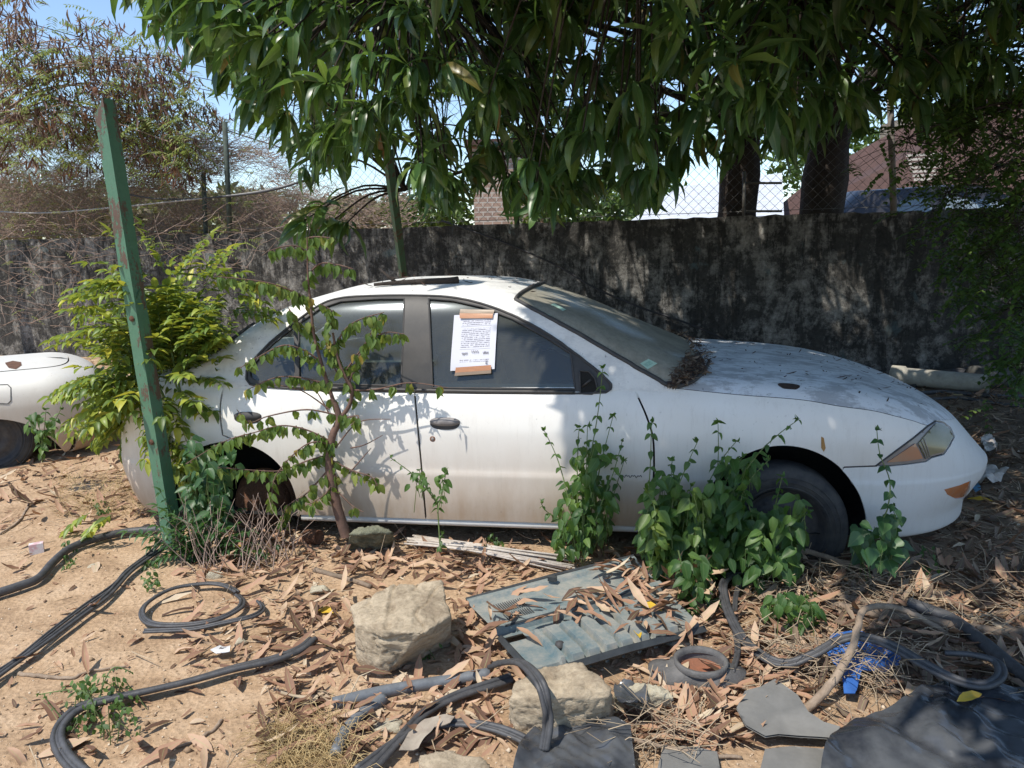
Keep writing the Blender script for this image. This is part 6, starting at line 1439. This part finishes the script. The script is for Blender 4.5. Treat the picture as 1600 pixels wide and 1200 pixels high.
weed('green creeper leaves hanging on the wall at the right edge', P(1585, 600, 6.2), [[(1590, 640), (1580, 590), (1575, 540)], [(1600, 600), (1595, 540), (1590, 480)]], 6.2, (.06, .09), .05, M_weed, 'creeper', fill=[(1585, 560, 25, 60, 60)], name='creeper')
# ---------------------------------------------------------------- sapling with drooping leaves
SP = thing('sapling', G(540, 838), 'crooked brown sapling with drooping bright leaves growing against the rear door', 'sapling'); b = MB(); lv = LV()
def br(pts, Y0, r, leaves=0, Y1=None, hang=(.042, .062), n=6, comp=True, tuft=0):
    m = len(pts); Y1 = Y1 or Y0; pp = bez([P(px, py, Y0+(Y1-Y0)*i/(m-1)) for i, (px, py) in enumerate(pts)], n); b.tube(pp, list(r) if len(r) > 2 else [r[0], r[1]], 7, cap=False)
    k = int(leaves)
    for j in range(k):
        t = (j+.6)/k; i = min(len(pp)-2, int(t*(len(pp)-1))); q = pp[i]
        for h_ in range(4 if comp else 1):
            d = Vector((U(-.6, .6), U(-.6, .4), -1)); l = U(*hang); o_ = Vector((U(-.015, .015), U(-.015, .015), U(-.012, .004)))
            b.tube([q, q+o_], .0012, 3, cap=False); lv.add(T_ov, q+o_, d, Vector((U(-1, 1), -1, U(0, .5))), l, l*.5)
    return pp
br([(541, 838), (528, 795), (518, 750), (514, 715), (520, 680), (530, 655), (522, 628)], 3.33, (.026, .014))
br([(530, 655), (545, 635), (550, 610), (540, 590), (528, 560), (520, 520)], 3.33, (.011, .005), 5, 3.3)
br([(522, 630), (512, 600), (500, 560), (490, 520), (485, 470), (481, 430), (480, 370)], 3.33, (.010, .003), 8, 3.27)
for pts, n_, Y1 in (([(545, 600), (560, 560), (580, 520), (595, 495)], 10, 3.24), ([(540, 580), (570, 540), (600, 520), (632, 522)], 12, 3.22), ([(520, 560), (535, 520), (560, 500), (600, 488)], 14, 3.27), ([(545, 610), (590, 608), (640, 598), (700, 606)], 6, 3.27), ([(481, 430), (500, 412), (525, 413), (552, 420)], 6, 3.24), ([(480, 395), (465, 385), (445, 385), (420, 392)], 8, 3.24), ([(480, 372), (495, 370), (520, 372)], 7, 3.27), ([(484, 470), (450, 452), (410, 440), (340, 432)], 17, 3.22), ([(490, 520), (465, 505), (450, 480)], 9, 3.27), ([(495, 560), (470, 545), (440, 540), (400, 560), (375, 575)], 13, 3.24), ([(510, 600), (470, 590), (430, 590), (385, 610)], 11, 3.27), ([(520, 560), (510, 530), (520, 490), (500, 475)], 12, 3.27), ([(518, 690), (480, 672), (440, 665), (400, 675), (350, 690), (290, 725)], 28, 3.2), ([(515, 710), (480, 720), (440, 735), (400, 735), (340, 730)], 18, 3.24), ([(516, 730), (480, 770), (450, 790), (440, 815)], 14, 3.27), ([(520, 720), (550, 735), (580, 745), (590, 760)], 8, 3.27), ([(518, 700), (500, 690), (470, 700), (430, 745), (425, 790)], 16, 3.22), ([(530, 650), (480, 640), (420, 650), (390, 660), (370, 640)], 9, 3.24), ([(525, 740), (510, 770), (480, 790)], 9, 3.27), ([(530, 655), (560, 650), (548, 665)], 5, 3.27), ([(525, 765), (550, 790), (568, 800)], 2, 3.27)):
    br(pts, 3.33, (.0045, .0016), n_*.85, Y1)
for pts in ([(540, 600), (560, 560), (575, 530)], [(530, 590), (510, 540), (515, 500)], [(548, 700), (570, 695), (598, 680)], [(524, 700), (560, 660), (610, 655)], [(515, 640), (470, 610), (420, 600)], [(545, 740), (580, 700)], [(516, 650), (500, 620), (480, 590)]): br(pts, 3.33, (.004, .0015), 0)
b.mk('trunk', M_sbark, SP); lv.build('leaves', M_sap, SP)
# ---------------------------------------------------------------- big shrub with pinnate leaves round the post
def compound(lv, mb, p, d, L, n, l, w_, r_=.0025, droop=.5):
    d = Vector(d).normalized(); pts = []; q = Vector(p)
    for i in range(n+1):
        pts.append(q.copy()); d = (d+Vector((0, 0, -droop/n))).normalized(); q = q+d*(L/n)
    mb.tube(pts, [r_, r_*.4], 3, cap=False); s_ = d.cross(Vector((0, 0, 1))); s_ = s_.normalized() if s_.length > .05 else Vector((1, 0, 0)); up = s_.cross(d)
    for i in range(1, n+1):
        dd = (pts[i]-pts[i-1]).normalized()
        for sg in (-1, 1): ll = l*U(.8, 1.15)*(1 if i < n-1 else .8); lv.add(T_ov, pts[i], s_*sg+dd*.55+Vector((0, 0, U(-.4, .1))), Vector((0, 0, 1))+rv(.35), ll, ll*w_)
    lv.add(T_ov, pts[-1], pts[-1]-pts[-2], Vector((0, 0, 1)), l, l*w_)
SH = thing('leafy_shrub', G(285, 850), 'large yellow green shrub with pinnate leaves wrapped round the leaning green post', 'shrub'); b = MB(); lv = LV(); base = G(290, 852); base.y = 3.62; nn_ = 0
for k in range(600):
    a = U(0, 6.28); r_ = U(0, 1)**.55; px = 252+100*r_*math.cos(a)-14*math.sin(a)*r_; py = 605+140*r_*math.sin(a)
    if py > 690 and px < 150: continue
    Y = U(3.5, 4.2)
    if py > 680 and px < 265: continue
    if px > interp([(400, 400), (450, 385), (560, 335), (650, 300), (760, 290)], py): continue
    q = P(px, py, Y); c = P(250, 600, 3.7); d = (q-c).normalized()+Vector((0, -.2, .25)); s_ = q-d.normalized()*.10
    if k % 5 == 0: b.tube(bez([base, base+(s_-base)*.5+Vector((U(-.06, .06), 0, .1)), s_], 5), [.011, .004], 5, cap=False)
    compound(lv, b, s_, d, U(.16, .26), random.randint(5, 7), U(.06, .088), .42)
for px, py, dx, dz in ((165, 470, -1, .3), (185, 440, -1, .2), (155, 590, -1, -.05), (150, 600, -1, .1), (205, 440, -.8, .5), (165, 640, -1, -.3), (300, 450, .6, .4), (340, 455, 1, .3), (350, 480, 1, .1), (270, 440, .3, .6), (375, 460, 1, .2), (310, 440, .3, .5), (240, 435, -.2, .7), (215, 455, -.8, .4), (190, 520, -1, .2), (150, 530, -1, .2), (150, 800, -.7, -.3), (215, 440, -.9, .2), (200, 480, -1, .0)):
    for j in range(3): compound(lv, b, P(px+U(-15, 25), py+U(-12, 15), U(3.42, 3.75)), (dx, U(-.3, .2), dz), U(.16, .26), 6, .07, .4)
b.mk('stems', M_stem, SH); lv.build('leaves', M_shr, SH)
FR = thing('dark_fern_weed', G(330, 850), 'dark green fern like plant at the post foot by the rear wheel', 'plant'); b = MB(); lv = LV(); c = G(325, 850); c.y = 3.3
for k in range(26):
    a = U(-.2, 3.4); compound(lv, b, c+Vector((U(-.06, .12), U(-.05, .05), U(.0, .05))), (math.cos(a), U(-.5, .2), .5+U(0, 1.2)), U(.2, .36), 8, .055, .32, droop=.9)
b.mk('stems', M_stem, FR); lv.build('leaves', M_vine, FR)
weed('dark drooping foliage hanging over the open rear wheel arch', (345, 850), [[(330, 850), (325, 760), (335, 700)], [(350, 850), (352, 780), (350, 720)], [(300, 850), (300, 770), (290, 700)]], 3.36, (.05, .085), .03, M_vine, 'plant', fill=[(325, 770, 34, 50, 85), (345, 715, 34, 22, 20), (305, 710, 20, 35, 22)], name='dark_weed')
DT = MB()
for k in range(60):
    p = G(U(330, 470), U(835, 870)); p.y = U(3.1, 3.3); p.z = GZ; pts = [p]; d = Vector((U(-.5, .5), 0, 1))
    for i in range(4): d = (d+rv(.45)).normalized(); pts.append(pts[-1]+d*U(.04, .12))
    DT.tube(pts, [.003, .001], 3, cap=False)
tag(mk('dead_stalks', DT.v, DT.f, M_dry), 'bare dry stalks standing between the green post and the sapling', 'stalks', kind='stuff')
